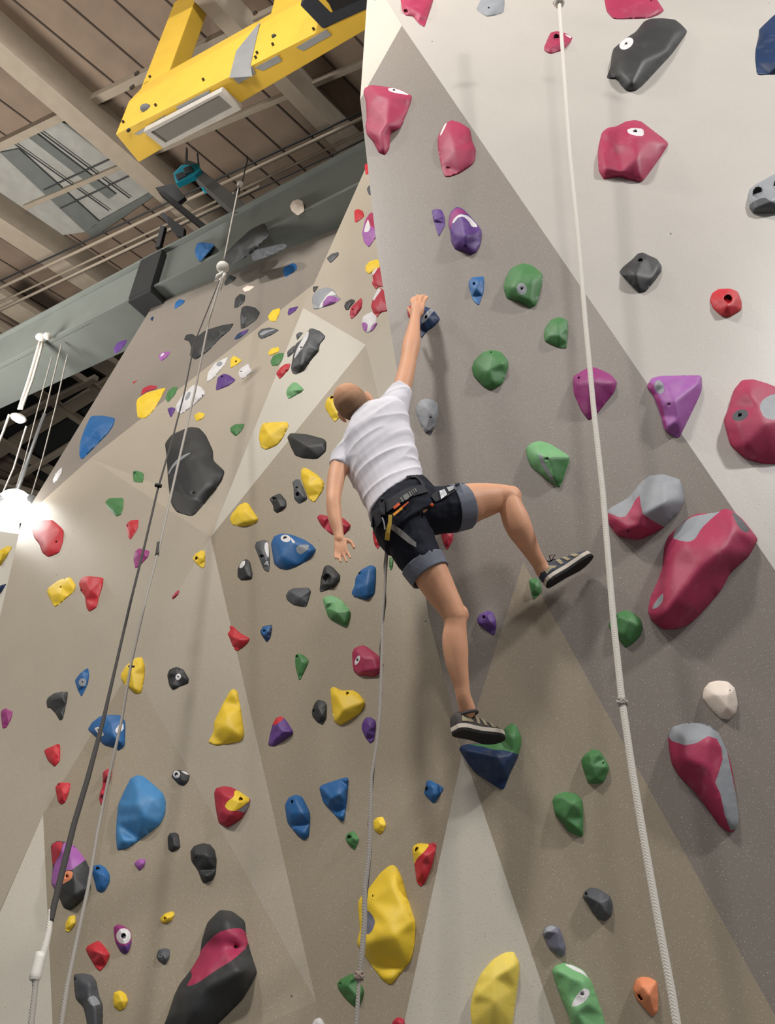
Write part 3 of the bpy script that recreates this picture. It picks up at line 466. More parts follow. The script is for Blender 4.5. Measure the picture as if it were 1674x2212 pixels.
# --- left wall
h('B','bl','blue hold standing on the grey steel beam',[(421,541),(425,526),(433,523),(464,527),(455,541),(433,565),(424,557)])
h('B','bk','large charcoal volume overlapping the lower edge of the steel beam',[(484,552),(489,545),(514,520),(542,495),(571,481),(576,495),(582,504),(579,513),(554,538),(526,560),(501,572),(486,563)],[(515,532,.25),(550,506,.3),(538,535,.32)])
h('B','dg','long flat charcoal hold just below the large charcoal volume at the beam',[(543,551),(551,540),(576,534),(610,526),(621,529),(616,538),(582,554),(546,565)],[(575,543,.3),(600,535,.2)])
h('B','cr','whitish pebble hold on the grey steel beam',[(626,445),(632,434),(644,430),(654,434),(658,456),(643,466),(630,456)])
h('L','bl','blue hold high on the left wall under the steel beam',[(611,588),(613,577),(632,568),(640,571),(642,582),(616,600)])
h('L','bk','small black hold beside the upper rope connector',[(484,611),(495,593),(511,599),(505,607),(486,618)])
h('L','cr','small whitish drop hold right of the upper rope connector',[(523,624),(533,617),(550,618),(542,627),(529,631)])
h('L','bk','small black comma-shaped hold above the larger black drop',[(505,666),(508,644),(519,634),(530,638),(528,652),(514,664)])
h('L','bk','black drop-shaped hold with a grey facet, upper left wall',[(519,681),(522,664),(532,660),(551,664),(562,675),(554,691),(529,708),(520,711)],[(535,678,.4),(528,692,.3)],[],[('dg',[(520,676),(526,687),(534,684),(525,703),(521,695)])])
h('L','ye','small yellow hold high on the left wall beside a purple one',[(578,684),(588,670),(605,665),(604,678),(595,695),(584,694)])
h('L','pu','small purple hold near the rim of the middle wall',[(621,677),(624,666),(645,661),(638,672),(623,682)])
h('L','bk','long black shark-shaped volume behind the ropes',[(397,734),(402,723),(415,721),(425,728),(442,714),(477,703),(506,698),(495,715),(477,729),(449,759),(422,778),(410,768),(413,750),(408,737)],[(440,730,.25),(475,713,.2),(428,755,.25)],[],[('dg',[(449,759),(461,745),(478,737),(470,748),(455,760)])])
h('L','nv','narrow blue and violet hold below the black drop-shaped one',[(505,733),(514,720),(538,710),(533,719),(514,733)],None,(),[('pu',[(520,718),(537,710),(531,719),(522,724)])])
h('L','dg','grey hold with pale edge right of the narrow blue and violet one',[(556,720),(564,711),(582,707),(604,713),(588,723),(565,733),(559,729)],None,(),[('gy',[(559,722),(570,714),(590,711),(596,713),(580,717),(566,725)])])
h('L','ye','yellow hold resting above a dark green one at the rim',[(578,764),(585,753),(603,749),(603,760),(592,765),(583,768)])
h('L','gn','dark green hold at the rim below a yellow one',[(584,781),(590,768),(602,763),(613,762),(612,774),(601,789),(588,791)])
h('L','lp','small lilac spear-shaped hold with a white side, upper left wall',[(342,770),(349,761),(369,759),(362,770),(348,781)],None,(),[('wh',[(345,771),(350,763),(356,762),(352,768)])])
h('L','bl','small blue half-moon hold below the dark beam bracket',[(376,669),(379,653),(388,646),(400,649),(396,656)])
h('L','nv','tiny dark blue hold close to the top corner of the left wall',[(324,689),(330,683),(332,686),(329,694)])
h('L','pu','purple hold sticking out over the outer edge of the left wall',[(245,754),(254,739),(275,733),(272,743),(260,758),(248,765)])
h('L','rd','tiny red chip hold on the dark upper panel',[(286,830),(288,824),(298,821)])
h('L','cri','crimson hold partly hidden behind the yellow spiked one',[(303,855),(308,839),(323,832),(340,834),(338,840),(318,846)])
h('L','ye','yellow spiked hold in front of the crimson one',[(294,872),(297,861),(317,848),(360,836),(349,857),(331,888),(314,904),(297,903)],[(318,860,.35),(345,845,.15),(305,885,.25)])
h('L','gn','green bean-shaped hold right of the yellow spiked one',[(357,861),(363,845),(373,836),(384,836),(379,851),(363,870)])
h('L','wh','white rounded volume with a grey facet behind the ropes',[(379,877),(394,854),(418,830),(436,836),(445,852),(415,879),(391,895),(382,891)],[(410,853,.4),(425,855,.35),(398,872,.3)],[(438,855,2)],[('gy',[(399,862),(406,847),(412,846),(410,858),(402,866)])])
h('L','pu','small purple hold left of the white rounded volume',[(361,883),(370,879),(380,883),(369,904)])
h('L','ye','small yellow knob hold below the white rounded volume',[(419,897),(430,890),(443,894),(439,904),(424,911)])
h('L','wh','long white feather-shaped hold with a grey spot',[(446,827),(449,805),(464,784),(494,770),(486,787),(464,815)],None,(),[('gy',ell(474,786,7,5,-25))])
h('L','ye','small yellow triangular hold with a black hole, above the purple triangle',[(497,796),(498,776),(505,768),(523,778),(514,787)],None,[(510,781,2.5)])
h('L','pu','purple triangular hold with a bolt hole in the middle of the left wall',[(465,845),(470,815),(483,807),(495,810),(510,821),(495,833)],None,[(480,814,2.5)])
h('L','wh','white pitted hold right of the purple triangular one',[(514,807),(520,795),(537,785),(539,793),(546,803),(522,820)],None,[(521,803,2)])
h('L','gn','green leaf-shaped hold right of the big charcoal boulder',[(497,924),(508,916),(529,915),(523,930),(509,943),(498,933)])
h('L','bl','large blue volume by the outer edge of the left wall',[(196,898),(224,898),(249,903),(245,919),(233,937),(176,995),(171,982),(172,958),(182,928)],[(222,910,.25),(206,930,.35),(186,968,.2)])
h('L','bk','biggest charcoal boulder volume behind the two ropes, with a thin white stripe',[(356,958),(370,939),(409,922),(430,924),(445,940),(460,973),(461,995),(486,1018),(478,1042),(418,1117),(382,1107),(370,1090),(363,1042),(360,988)],[(394,973,.28),(412,949,.28),(430,1000,.33),(412,1036,.33),(463,1015,.18),(380,1075,.22),(418,1080,.28),(448,1048,.28),(440,968,.15)],[(418,1065,2)],[('gy',[(363,1021),(372,1004),(385,990),(400,981),(414,977),(400,987),(384,999),(372,1012),(364,1026)])])
h('L','gn','small green square hold with a bolt hole',[(287,1018),(293,1016),(311,1022),(309,1043),(288,1041)],None,[(291,1023,2.5)])
h('L','gn','dark green guitar-pick shaped hold left of the ropes',[(226,1085),(236,1076),(267,1075),(266,1099),(261,1112),(251,1116),(239,1105)],[(252,1088,.4),(245,1100,.3)])
h('L','rd','large red boulder hold near the left edge of the left wall',[(69,1141),(81,1128),(92,1124),(114,1123),(138,1145),(136,1171),(128,1194),(104,1204),(91,1194),(85,1176),(73,1161)],[(84,1150,.35),(103,1141,.42),(131,1147,.25),(101,1181,.35)],[(122,1171,2.2)])
h('L','rd','small red claw hold left of the dark rope',[(272,1133),(282,1124),(300,1122),(297,1143),(282,1166),(277,1161),(274,1146)],None,[(276,1136,2)])
h('L','vi','magenta hold behind the dark rope',[(288,1209),(290,1192),(301,1184),(323,1190),(320,1203),(301,1223),(292,1228)],[(299,1196,.4),(312,1198,.35)])
h('X','ye','yellow hold on the far panel at the left edge',[(-12,1200),(0,1188),(16,1179),(27,1181),(16,1200),(0,1224),(-15,1235)])
h('X','nv','navy hold tip on the far panel at the left edge',[(15,1260),(0,1265),(-12,1270),(-12,1292),(0,1284)])
h('L','ye','yellow box-shaped hold with a shallow scoop, left of the red hooked one',[(101,1279),(104,1270),(127,1253),(152,1246),(164,1265),(160,1278),(119,1313),(108,1295)],[(109,1286,.35),(130,1283,.4),(158,1268,.2),(131,1268,.18),(148,1254,.3)],[(131,1269,2)])
h('L','rd','red hooked hold right of the yellow box-shaped one',[(170,1260),(176,1248),(190,1244),(224,1248),(222,1265),(214,1290),(209,1312),(193,1322),(187,1314),(183,1287),(174,1276)],[(186,1256,.35),(196,1275,.42),(217,1258,.3),(197,1308,.15)],[(176,1276,3)])
h('L','bk','black scooped hold with a white bolt patch',[(361,1458),(366,1446),(381,1440),(396,1446),(408,1466),(407,1476),(388,1483),(373,1491),(365,1480)],[(368,1456,.4),(382,1446,.38),(400,1464,.35),(372,1480,.35),(383,1460,.18)],[(385,1462,2)],[('wh',ell(385,1462,6,7,20))])
h('L','ye','tall yellow hold behind the light rope',[(260,1458),(271,1439),(293,1421),(307,1419),(313,1439),(312,1464),(305,1497),(293,1499),(277,1485),(262,1469)],[(285,1453,.4),(304,1440,.3),(289,1486,.25)])
h('L','bl','small blue kite-shaped hold with a grey disc',[(161,1470),(174,1453),(190,1442),(193,1455),(190,1477),(176,1506),(168,1491)],None,[(178,1474,1.8)],[('gy',ell(178,1474,8,9))])
h('L','bk','black shark-fin hold left of the dark rope',[(100,1516),(103,1507),(119,1496),(147,1493),(145,1512),(136,1553),(129,1557),(119,1540),(108,1529),(102,1529)],[(113,1512,.35),(134,1508,.42),(131,1540,.2)])
h('L','bl','blue rounded volume with two white bolt patches behind both ropes',[(189,1576),(198,1561),(217,1546),(239,1544),(260,1545),(271,1558),(270,1610),(256,1622),(250,1615),(225,1610),(209,1594)],[(215,1575,.3),(240,1560,.35),(245,1590,.4),(260,1600,.25)],[(213,1578,2),(258,1571,2)],[('wh',[(203,1573),(214,1569),(225,1586),(222,1591),(212,1586)]),('wh',[(248,1577),(260,1562),(267,1564),(267,1577),(252,1584)])])
h('L','vi','magenta-purple hold at the left edge of the picture',[(1,1537),(12,1529),(28,1537),(24,1553),(14,1572),(5,1574)],[(12,1540,.4),(16,1552,.35)])
h('L','rd','red arrowhead hold below the black shark fin',[(94,1620),(127,1606),(130,1610),(130,1643),(118,1657),(103,1643)])
h('L','rd','small red hold with a bolt hole at the lower left seam',[(119,1701),(127,1690),(153,1691),(150,1707),(141,1733),(132,1738),(125,1731)],None,[(126,1695,2.5)])
h('L','cri','slender red peanut-shaped hold behind the light rope',[(222,1668),(233,1660),(243,1665),(239,1681),(225,1725),(218,1740),(214,1725),(216,1712),(222,1697)],[(232,1675,.6),(221,1715,.5)],hs=1.4)
h('L','lb','largest blue volume, lower left',[(250,1806),(252,1769),(255,1738),(269,1707),(282,1681),(297,1674),(310,1677),(331,1694),(353,1714),(358,1731),(357,1756),(347,1780),(297,1818),(274,1833),(253,1837)],[(260,1740,.2),(297,1738,.4),(331,1725,.33),(352,1720,.15),(310,1762,.36),(266,1815,.15),(295,1700,.2)])  # same blue resin, lightened so the light on it sits in the colour
h('L','bk','small black cone hold with a white ring around its hole',[(370,1677),(374,1666),(383,1663),(403,1666),(410,1675),(407,1687),(398,1697),(385,1694)],[(378,1672,.45),(392,1672,.42),(392,1685,.35)],[(381,1673,4.5)],[('wh',[(390,1665),(403,1667),(409,1675),(398,1671)]),('wh',ell(381,1673,8,8.5))])
h('L','bk','small black block hold right of the largest blue volume',[(362,1808),(367,1800),(378,1798),(386,1802),(390,1831),(372,1841),(363,1834)],[(374,1810,.4),(376,1826,.4)])
h('L','bk','black thumb-shaped hold with a shadowed left flank',[(411,1839),(419,1827),(438,1821),(454,1824),(464,1836),(468,1855),(466,1887),(459,1901),(440,1908),(435,1901),(427,1879),(413,1860)],[(421,1846,.38),(446,1848,.42),(459,1850,.25),(445,1892,.28)],[(424,1853,1.8)])
h('L','bk','multicoloured volume, charcoal below with purple, crimson and orange zones',[(109,1825),(124,1816),(138,1818),(150,1820),(165,1831),(185,1857),(193,1875),(197,1917),(181,1943),(153,1967),(137,1961),(122,1925),(110,1909),(114,1873)],[(130,1835,.2),(152,1850,.3),(140,1895,.35),(185,1860,.2),(128,1915,.33),(158,1895,.4),(160,1935,.35),(188,1920,.15)],[(145,1893,3.5)],[('cri',[(109,1826),(124,1817),(137,1819),(129,1847),(119,1862),(114,1873)]),('lp',[(114,1880),(120,1862),(130,1847),(138,1820),(150,1820),(165,1831),(185,1857),(155,1879),(147,1879),(134,1887),(127,1910),(118,1920),(110,1909)]),('og',[(127,1913),(134,1889),(147,1880),(158,1884),(155,1899),(137,1909)])])
h('L','bl','blue hold with a dark cavity right of the multicoloured volume',[(197,1880),(202,1870),(215,1867),(228,1874),(237,1888),(237,1904),(228,1922),(219,1928),(209,1924),(204,1904)],[(212,1888,.35),(224,1890,.42),(219,1910,.3)],[(211,1877,5,5)])
h('L','lp','small lilac triangular hold, lower left wall',[(289,1865),(301,1855),(315,1856),(312,1870),(301,1882)])
h('L','ye','small yellow gem-shaped hold left of the light rope near the bottom',[(141,1994),(150,1979),(162,1976),(164,1994),(149,2014),(141,2011)])
h('L','ye','small yellow oval hold with a black hole',[(346,1984),(354,1974),(372,1968),(378,1974),(370,1989),(354,1995),(348,1992)],None,[(357,1984,3)])
h('L','vi','purple oval hold with a white ring around a dark hole',[(245,2002),(256,1996),(269,2001),(283,2012),(284,2036),(278,2056),(269,2061),(259,2054),(248,2033)],[(258,2005,.35),(267,2022,.5),(268,2042,.35)],[(267,2022,6,7)],[('wh',ell(267,2022,16,17,0,18)),('pu',[(249,2032),(256,2040),(268,2045),(280,2038),(284,2030),(283,2038),(278,2056),(269,2061),(259,2054)])])
h('L','rd','red kite-shaped hold near the bottom left',[(185,2051),(189,2043),(213,2031),(225,2043),(238,2062),(228,2085),(216,2098),(207,2090),(191,2064)],[(203,2054,.38),(220,2060,.42),(233,2062,.15)])
h('L','dg','small grey hold with a pale ring on its left',[(338,2064),(343,2051),(357,2048),(367,2051),(366,2069),(356,2085),(341,2074)],[(350,2060,.4),(357,2070,.35)],[(346,2064,2)],[('gy',ell(346,2064,4.5,4.5))])
h('L','dg','long charcoal hold with a pale grey inset cut by the bottom edge, lower left',[(159,2105),(176,2102),(197,2105),(208,2118),(213,2147),(222,2170),(222,2196),(219,2240),(192,2240),(186,2201),(180,2175),(163,2157),(160,2131)],[(175,2120,.25),(195,2125,.3),(190,2150,.3),(203,2180,.3),(205,2215,.25)],[(162,2116,2,4)],[('gy',[(187,2157),(204,2149),(219,2169),(199,2174)])])
h('L','ye','yellow round hold with a dimple near the bottom left',[(244,2157),(246,2144),(259,2139),(272,2147),(277,2162),(269,2178),(259,2184),(246,2175)],[(258,2150,.38),(263,2163,.35),(253,2165,.3)])
h('L','bk','huge black volume with a crimson diagonal band, bottom edge',[(355,2212),(362,2194),(376,2151),(389,2124),(411,2097),(432,2062),(436,2030),(448,1992),(475,1965),(502,1968),(529,1989),(532,2022),(542,2059),(556,2100),(545,2124),(524,2159),(481,2202),(470,2212),(460,2245),(352,2245)],[(381,2150,.2),(438,2137,.33),(518,2097,.36),(536,2081,.2),(491,1986,.2),(459,2016,.28),(481,2043,.15),(454,2086,.18),(420,2180,.3),(505,2020,.2)],[(509,2045,4)],[('pk',[(401,2132),(416,2108),(411,2097),(438,2046),(470,2014),(502,2005),(521,2005),(532,2016),(537,2043),(502,2075),(464,2097),(427,2124)])])
h('L','cri','crimson hold with a yellow eye-shaped zone and grey tip',[(462,1713),(467,1702),(483,1698),(499,1700),(518,1710),(542,1727),(534,1748),(522,1769),(491,1788),(472,1778),(466,1748)],[(476,1752,.3),(497,1760,.42),(515,1731,.42),(489,1774,.2),(480,1715,.3)],[(520,1727,5,5)],[('ye',[(507,1706),(524,1711),(541,1727),(529,1739),(510,1752),(494,1751),(485,1742),(491,1731),(505,1722)]),('gy',[(541,1729),(534,1748),(526,1757),(520,1752),(511,1753),(529,1740)])])
h('L','ye','tall yellow triangular volume on the left wall',[(449,1604),(461,1582),(462,1560),(482,1519),(498,1491),(505,1488),(513,1494),(520,1530),(528,1587),(520,1602),(468,1611)],[(504,1499,.12),(491,1549,.33),(480,1568,.36),(523,1587,.15),(500,1574,.33)])
h('L','cri','tiny pink sliver hold beside the slanting panel seam',[(371,1290),(380,1278),(388,1274),(385,1284),(373,1295)],hs=1.3)
h('L','wh','pale hold at the outer edge of the left wall above the bright lamp',[(114,1036),(124,1018),(134,1009),(133,1022),(126,1036),(116,1044)],None,[(119,1023,2)])
# ------------------------------------------------------------------ hall: ceiling, beams, far wall, floor
ZC = 12.6
DECK = mat('deck_wood_wool', (128, 112, 98), .85, var=.12, vscale=2.5, bump=.5, bscale=30)
SEAM = mat('deck_seam', (62, 52, 46), .9)
TAN = mat('beam_paint_tan', (150, 139, 124), .7, var=.06)
GRN = mat('steel_beam_grey_green', (112, 118, 114), .55, var=.06, vscale=3)
DGR = mat('dark_steel', (44, 46, 48), .6)
SILV = mat('brushed_plate', (150, 152, 154), .4, metal=.3)
YEL = mat('gantry_yellow', (210, 172, 60), .45, var=.05, vscale=4)
YED = mat('gantry_yellow_fold', (222, 178, 42), .5, var=.05)
NAVY = mat('motor_housing_navy', (42, 46, 54), .5)
SKYM = mat('skylight_panel', (150, 150, 146), .5, var=.1)
SKYD = mat('skylight_border', (96, 100, 98), .7)
TEAL = mat('teal_plastic', (20, 140, 165), .45)
BLACK = mat('black_rubber', (20, 20, 22), .6)
WHT = mat('white_plastic', (225, 222, 214), .45)
PANE = mat('lit_window', (255, 252, 245), .5, emit=3.0)
LAMP = mat('lamp_glow', (255, 252, 245), .5, emit=14)
def quadz(px, z, th=.05):       # pixel polygon on a horizontal plane, extruded upward
    return [onZ(x, y, z) for x, y in px], Vector((0, 0, th))
d1 = (onZ(310, 170, ZC)-onZ(110, 0, ZC)).normalized()
d2 = (onZ(300, 175, ZC)-onZ(0, 318, ZC)).normalized()
m = MB(); c0 = onZ(300, 300, ZC); m.prism([c0+Vector((a, b, 0)) for a, b in ((-30, -22), (30, -22), (30, 30), (-30, 30))], (0, 0, .2)); o = m.build('ceiling', DECK); o['kind'] = 'structure'
# plank seams of the deck
m = MB(); nrm = Vector((-d1.y, d1.x, 0)); s_ = 1/abs(d2.dot(nrm))
for i in range(-26, 27):
    p = c0+nrm*(.52*i); w_ = Vector((nrm.x, nrm.y, 0))*.012
    m.prism([p-d1*14-w_, p+d1*26-w_, p+d1*26+w_, p-d1*14+w_], (0, 0, -.012))
o = m.build('trim_1', SEAM); o['kind'] = 'structure'
def hbeam(name, px, py, wpx, z, dz, m_, label, cat, kind=None, ext=(0, 0)):
    """horizontal box beam along two pixels at height z, wpx wide in the picture"""
    a = onZ(*px, z); b = onZ(*py, z); d = (b-a).normalized(); a = a-d*ext[0]; b = b+d*ext[1]
    n = Vector((-d.y, d.x, 0)); mid = (a+b)/2; hw = wpx*dep(mid)/FPX/2/.8
    q = MB(); q.prism([a-n*hw, b-n*hw, b+n*hw, a+n*hw], (0, 0, dz)); o = q.build(name, m_, bevel=.01)
    if kind: o['kind'] = kind
    else: tag(o, label, cat)
    return o
hbeam('trim_2', (0, 118), (338, 408), 44, ZC-.55, .55, TAN, '', '', 'structure', (8, 3))
hbeam('trim_3', (440, 0), (772, 352), 32, ZC-.55, .55, TAN, '', '', 'structure', (8, 3))
hbeam('trim_4', (0, 492), (190, 615), 38, ZC-.55, .55, TAN, '', '', 'structure', (6, 8))
hbeam('trim_5', (0, 318), (560, 48), 14, ZC-.16, .16, TAN, '', '', 'structure', (8, 8))
hbeam('trim_6', (355, 322), (790, 138), 9, ZC-.12, .12, TAN, '', '', 'structure', (3, 6))
P = [((0, 607), (790, 238), 4, 0.9, DGR), ((0, 622), (790, 252), 7, 1.0, TAN), ((60, 625), (790, 283), 5, 1.0, TAN), ((120, 615), (790, 300), 3, .95, DGR), ((30, 655), (420, 470), 6, 1.05, TAN)]
nm = ['dark cable tray running along the ceiling, topmost of the parallel runs', 'tan pipe just under the dark cable tray', 'tan pipe in the middle of the parallel ceiling runs', 'thin dark rail lowest of the long parallel ceiling runs', 'short tan pipe nearest the grey-green steel beam']
for (a, b, wp, dz, mm), lb in zip(P, nm):
    A = onZ(*a, ZC-dz); B = onZ(*b, ZC-dz); q = MB(); q.tube([A+(A-B)*.3, B+(B-A)*.3], wp*dep((A+B)/2)/FPX/2, 10)
    tag(q.build('ceiling_pipe', mm, smooth=True), lb, 'pipe', 'parallel runs under the ceiling')
# skylight
root = empty('skylight_panel', onZ(170, 380, ZC-.05)); tag(root, 'pale skylight panel with grid lines set in the brown ceiling deck', 'skylight')
q = MB(); q.prism([onZ(x, y, ZC-.05) for x, y in ((0, 325), (130, 258), (345, 405), (190, 500), (90, 515), (0, 440))], (0, 0, .045)); q.build('panel', SKYM, root)
q = MB()
for px in ([(0, 330), (40, 322), (215, 480), (185, 502)], [(185, 502), (215, 478), (345, 405), (330, 425), (200, 515)], [(58, 295), (75, 286), (250, 420), (235, 430)], [(130, 262), (160, 275), (345, 405), (330, 415)]):
    q.prism([onZ(x, y, ZC-.09) for x, y in px], (0, 0, .06))
q.build('dark_band', SKYD, root)  # dark border bands of the panel
q = MB()
for a, b in (((30, 310), (235, 455)), ((85, 283), (280, 428)), ((95, 410), (235, 345)), ((130, 450), (290, 375))):
    A = onZ(*a, ZC-.1); B = onZ(*b, ZC-.1); q.tube([A, B], .012, 6)
q.build('grid_bar', DGR, root)
# dark roof bay and truss bars lower left
q = MB(); q.prism([onZ(x, y, ZC-.3) for x, y in ((-30, 812), (60, 745), (215, 835), (120, 1060), (-30, 950))], (0, 0, .25)); o = q.build('trim_7', DGR); o['kind'] = 'structure'
for i, (a, b, wp) in enumerate([((0, 978), (262, 815), 20), ((0, 800), (190, 925), 13), ((0, 960), (150, 1045), 16), ((60, 750), (215, 850), 10), ((110, 870), (0, 925), 9), ((30, 1040), (210, 930), 8), ((0, 1048), (120, 1085), 10), ((150, 745), (240, 800), 40)]):
    o = hbeam('trim_%d' % (8+i), a, b, wp, ZC-.5-.05*i, .14, TAN, '', '', 'structure', (1.5, 1.5))
# grey-green steel box beam along the top of the left wall
dirb = (BE1-BE0).normalized(); inw = Vector((0, 0, 1)).cross(dirb)
if inw.y < 0: inw = -inw
A0 = BE0-dirb*3; A1 = BE1+dirb*.6; wb = .62; hb = .72
q = MB(); q.prism([A0, A1, A1+inw*wb, A0+inw*wb], (0, 0, hb)); q.prism([A0-inw*.05, A1-inw*.05, A1+inw*.02, A0+inw*.02], (0, 0, .05)); q.prism([A0-inw*.06+Vector((0, 0, hb)), A1-inw*.06+Vector((0, 0, hb)), A1+inw*wb+Vector((0, 0, hb)), A0+inw*wb+Vector((0, 0, hb))], (0, 0, .04))
root = q.build('steel_beam', GRN, bevel=.008)
tag(root, 'grey-green steel box beam crossing above the left climbing wall', 'beam')
# dark bracket clamped around the beam
fb = lambda x, y: atT(x, y, wdepth('B', x, y))
c1 = fb(305, 630); q = MB()
s0 = c1+dirb*.0
def bx(q, c, ex, ey, ez, mi=0):
    q.prism([c-ex-ey-ez, c+ex-ey-ez, c+ex+ey-ez, c-ex+ey-ez], ez*2, mi)
zc_ = BE0.z
bc = Vector((c1.x, c1.y, zc_+hb/2-.05))+inw*.02
bx(q, bc, dirb*.2, inw*.04, Vector((0, 0, hb/2))); bx(q, Vector((bc.x, bc.y, zc_-.06))+inw*.33, dirb*.2, inw*.36, Vector((0, 0, .05)))
o = q.build('beam_bracket', DGR, bevel=.006); tag(o, 'dark sheet steel bracket wrapped around the grey-green beam', 'bracket')
# far panel, far wall with bright windows, floor
q = MB(); q.prism([FP+Vector((-6, -2.1, -8)), FP+Vector((1.4, .49, -8)), FP+Vector((1.4, .49, .45)), FP+Vector((-6, -2.1, -.1))], (.05, .2, 0)); o = q.build('wall_far', WE); o['kind'] = 'structure'
q = MB(); q.prism([Vector((-40, 30, 0)), Vector((40, 30, 0)), Vector((40, 30, ZC)), Vector((-40, 30, ZC))], (0, .2, 0)); o = q.build('wall_back', TAN); o['kind'] = 'structure'
q = MB(); q.prism([onY(x, y, 13) for x, y in ((-150, 1085), (40, 1120), (40, 1360), (-150, 1360))], (0, .05, 0)); o = q.build('window_1', PANE); o['kind'] = 'structure'
q = MB(); q.prism([Vector((-40, -15, 0)), Vector((40, -15, 0)), Vector((40, 30, 0)), Vector((-40, 30, 0))], (0, 0, -.1)); o = q.build('floor', mat('floor_mat', (120, 118, 116), .8)); o['kind'] = 'structure'
# ------------------------------------------------------------------ yellow gantry
zb = 9.4
g0 = onZ(250, 290, zb); root = empty('ceiling_gantry', g0); tag(root, 'yellow steel gantry frame hanging under the ceiling, top left', 'gantry')
u1 = onZ(250, 290, zb); u2 = onZ(320, 341, zb); gd = (onZ(700, 62, zb)-u1).normalized(); ge = (u2-u1)
ge = ge-gd*ge.dot(gd); Lg = (onZ(700, 62, zb)-u1).length+2.5; Z = Vector((0, 0, 1))
hg = 1.15
q = MB()   # chamfered box section: front face, chamfer, top
sec = [Vector((0, 0, 0)), Z*hg*.55, ge*.28+Z*hg, ge+Z*hg, ge]
q.loft([u1+s for s in sec], [u1+gd*Lg+Vector((s.x*.1, s.y*.1, s.z)) for s in sec]); q.build('crossbeam', YEL, root, bevel=.01)
for nm_, px, wx in (('upright', (300, 180), .42), ('upright', (572, 52), .36)):
    bp = onZ(px[0], px[1], zb+hg); q = MB(); fx = gd*wx; 
    bp = bp+ge*.12-Z*.05; q.prism([bp, bp+fx, bp+fx+ge*.6, bp+ge*.6], (0, 0, ZC-zb-hg)); q.build(nm_, YEL, root, bevel=.012)
def onface(x, y, off=.012):      # point on the gantry front face
    n = gd.cross(Z).normalized(); r = ray(x, y); t = (u1-CO).dot(n)/r.dot(n); return CO+r*(t-off)
q = MB(); q.prism([onface(x, y) for x, y in ((562, 46), (541, 140), (545, 165), (495, 168), (510, 110))], ray(530, 120).normalized()*.01); q.build('splice_plate', SILV, root)
for px in ([(500, 166), (545, 143), (552, 160), (515, 181)], [(550, 147), (600, 120), (609, 132), (568, 153)], [(640, 103), (705, 64), (716, 76), (655, 110)], [(380, 232), (452, 195), (452, 203), (385, 238)], [(290, 290), (355, 250), (355, 256), (300, 292)]):
    q = MB(); q.prism([onZ(x, y, zb-.012) for x, y in px], (0, 0, .01)); q.build('cover_strip', SILV, root)
for i, (x, y, r) in enumerate([(297, 160, 7), (287, 190, 7), (266, 235, 3), (267, 264, 3), (279, 283, 5), (325, 167, 3), (440, 173, 3), (337, 228, 3), (590, 97, 3), (556, 115, 3), (553, 125, 3), (678, 64, 3), (552, 30, 6)]):
    q = MB(); c = onface(x, y, .01); rr = r*dep(c)/FPX; a1 = gd*rr; a2 = Z*rr
    q.prism([c+a1*math.cos(k*math.pi/4)+a2*math.sin(k*math.pi/4) for k in range(8)], (gd.cross(Z).normalized() if gd.cross(Z).y < 0 else -gd.cross(Z).normalized())*.02); q.build('bolt', STEEL, root)
# motor housing on the gantry, right
q = MB(); q.prism([onZ(x, y, zb-.02) for x, y in ((648, 12), (697, 63), (812, 12), (812, -60), (690, -60))], (0, 0, .5)); mh_ = q.build('motor_housing', NAVY, bevel=.02)
tag(mh_, 'dark navy motor housing with a black opening mounted on the yellow gantry', 'housing')
q = MB(); q.prism([onZ(x, y, zb-.035) for x, y in ((706, -2), (718, 24), (800, -12), (800, -40), (740, -40))], (0, 0, .02)); ob = q.build('opening', BLACK); ob.parent = mh_
q = MB(); q.prism([onZ(x, y, zb-.03) for x, y in ((688, 0), (700, -4), (722, 22), (715, 27))], (0, 0, .02)); ob = q.build('edge_strip', YEL); ob.parent = mh_
# vent grille under the gantry
vr = empty('vent_grille', onZ(415, 260, zb-.1)); tag(vr, 'rectangular grey ventilation grille with a pale frame below the yellow gantry', 'vent')
GRM = mat('grille_mesh', (112, 108, 102), .7, var=.2, vscale=120)
q = MB(); q.prism([onZ(x, y, zb-.1) for x, y in ((323, 286), (473, 204), (503, 232), (357, 311))], (0, 0, .04)); q.build('mesh_panel', GRM, vr)
q = MB(); oc = [(310, 285), (478, 198), (521, 237), (353, 320)]; ic = [(325, 286), (473, 206), (502, 232), (357, 309)]
for i in range(4):
    j = (i+1) % 4; q.prism([onZ(*oc[i], zb-.12), onZ(*oc[j], zb-.12), onZ(*ic[j], zb-.12), onZ(*ic[i], zb-.12)], (0, 0, .09))
q.build('frame', mat('grille_frame', (176, 172, 166), .5), vr)
# gantry rock holds (grey)
def blob(name, px, py, t, r, m_, label, cat):
    q = MB(); c = atT(px, py, t); rr = r*t/FPX
    q.ball(c, (CR*rr, CU*rr*.8, CF*rr*.6), 9, 7); o = q.build(name, m_, smooth=False); tag(o, label, cat); return o
blob('bolt_cover', 315, 234, dep(onface(315, 234)), 13, mat('grey_cover', (95, 97, 98), .6), 'grey faceted knob bolted to the front of the yellow gantry', 'knob')
blob('bolt_cover', 592, 78, dep(onface(592, 78)), 6, DGR, 'small dark knob on the yellow gantry right of the silver plate', 'knob')
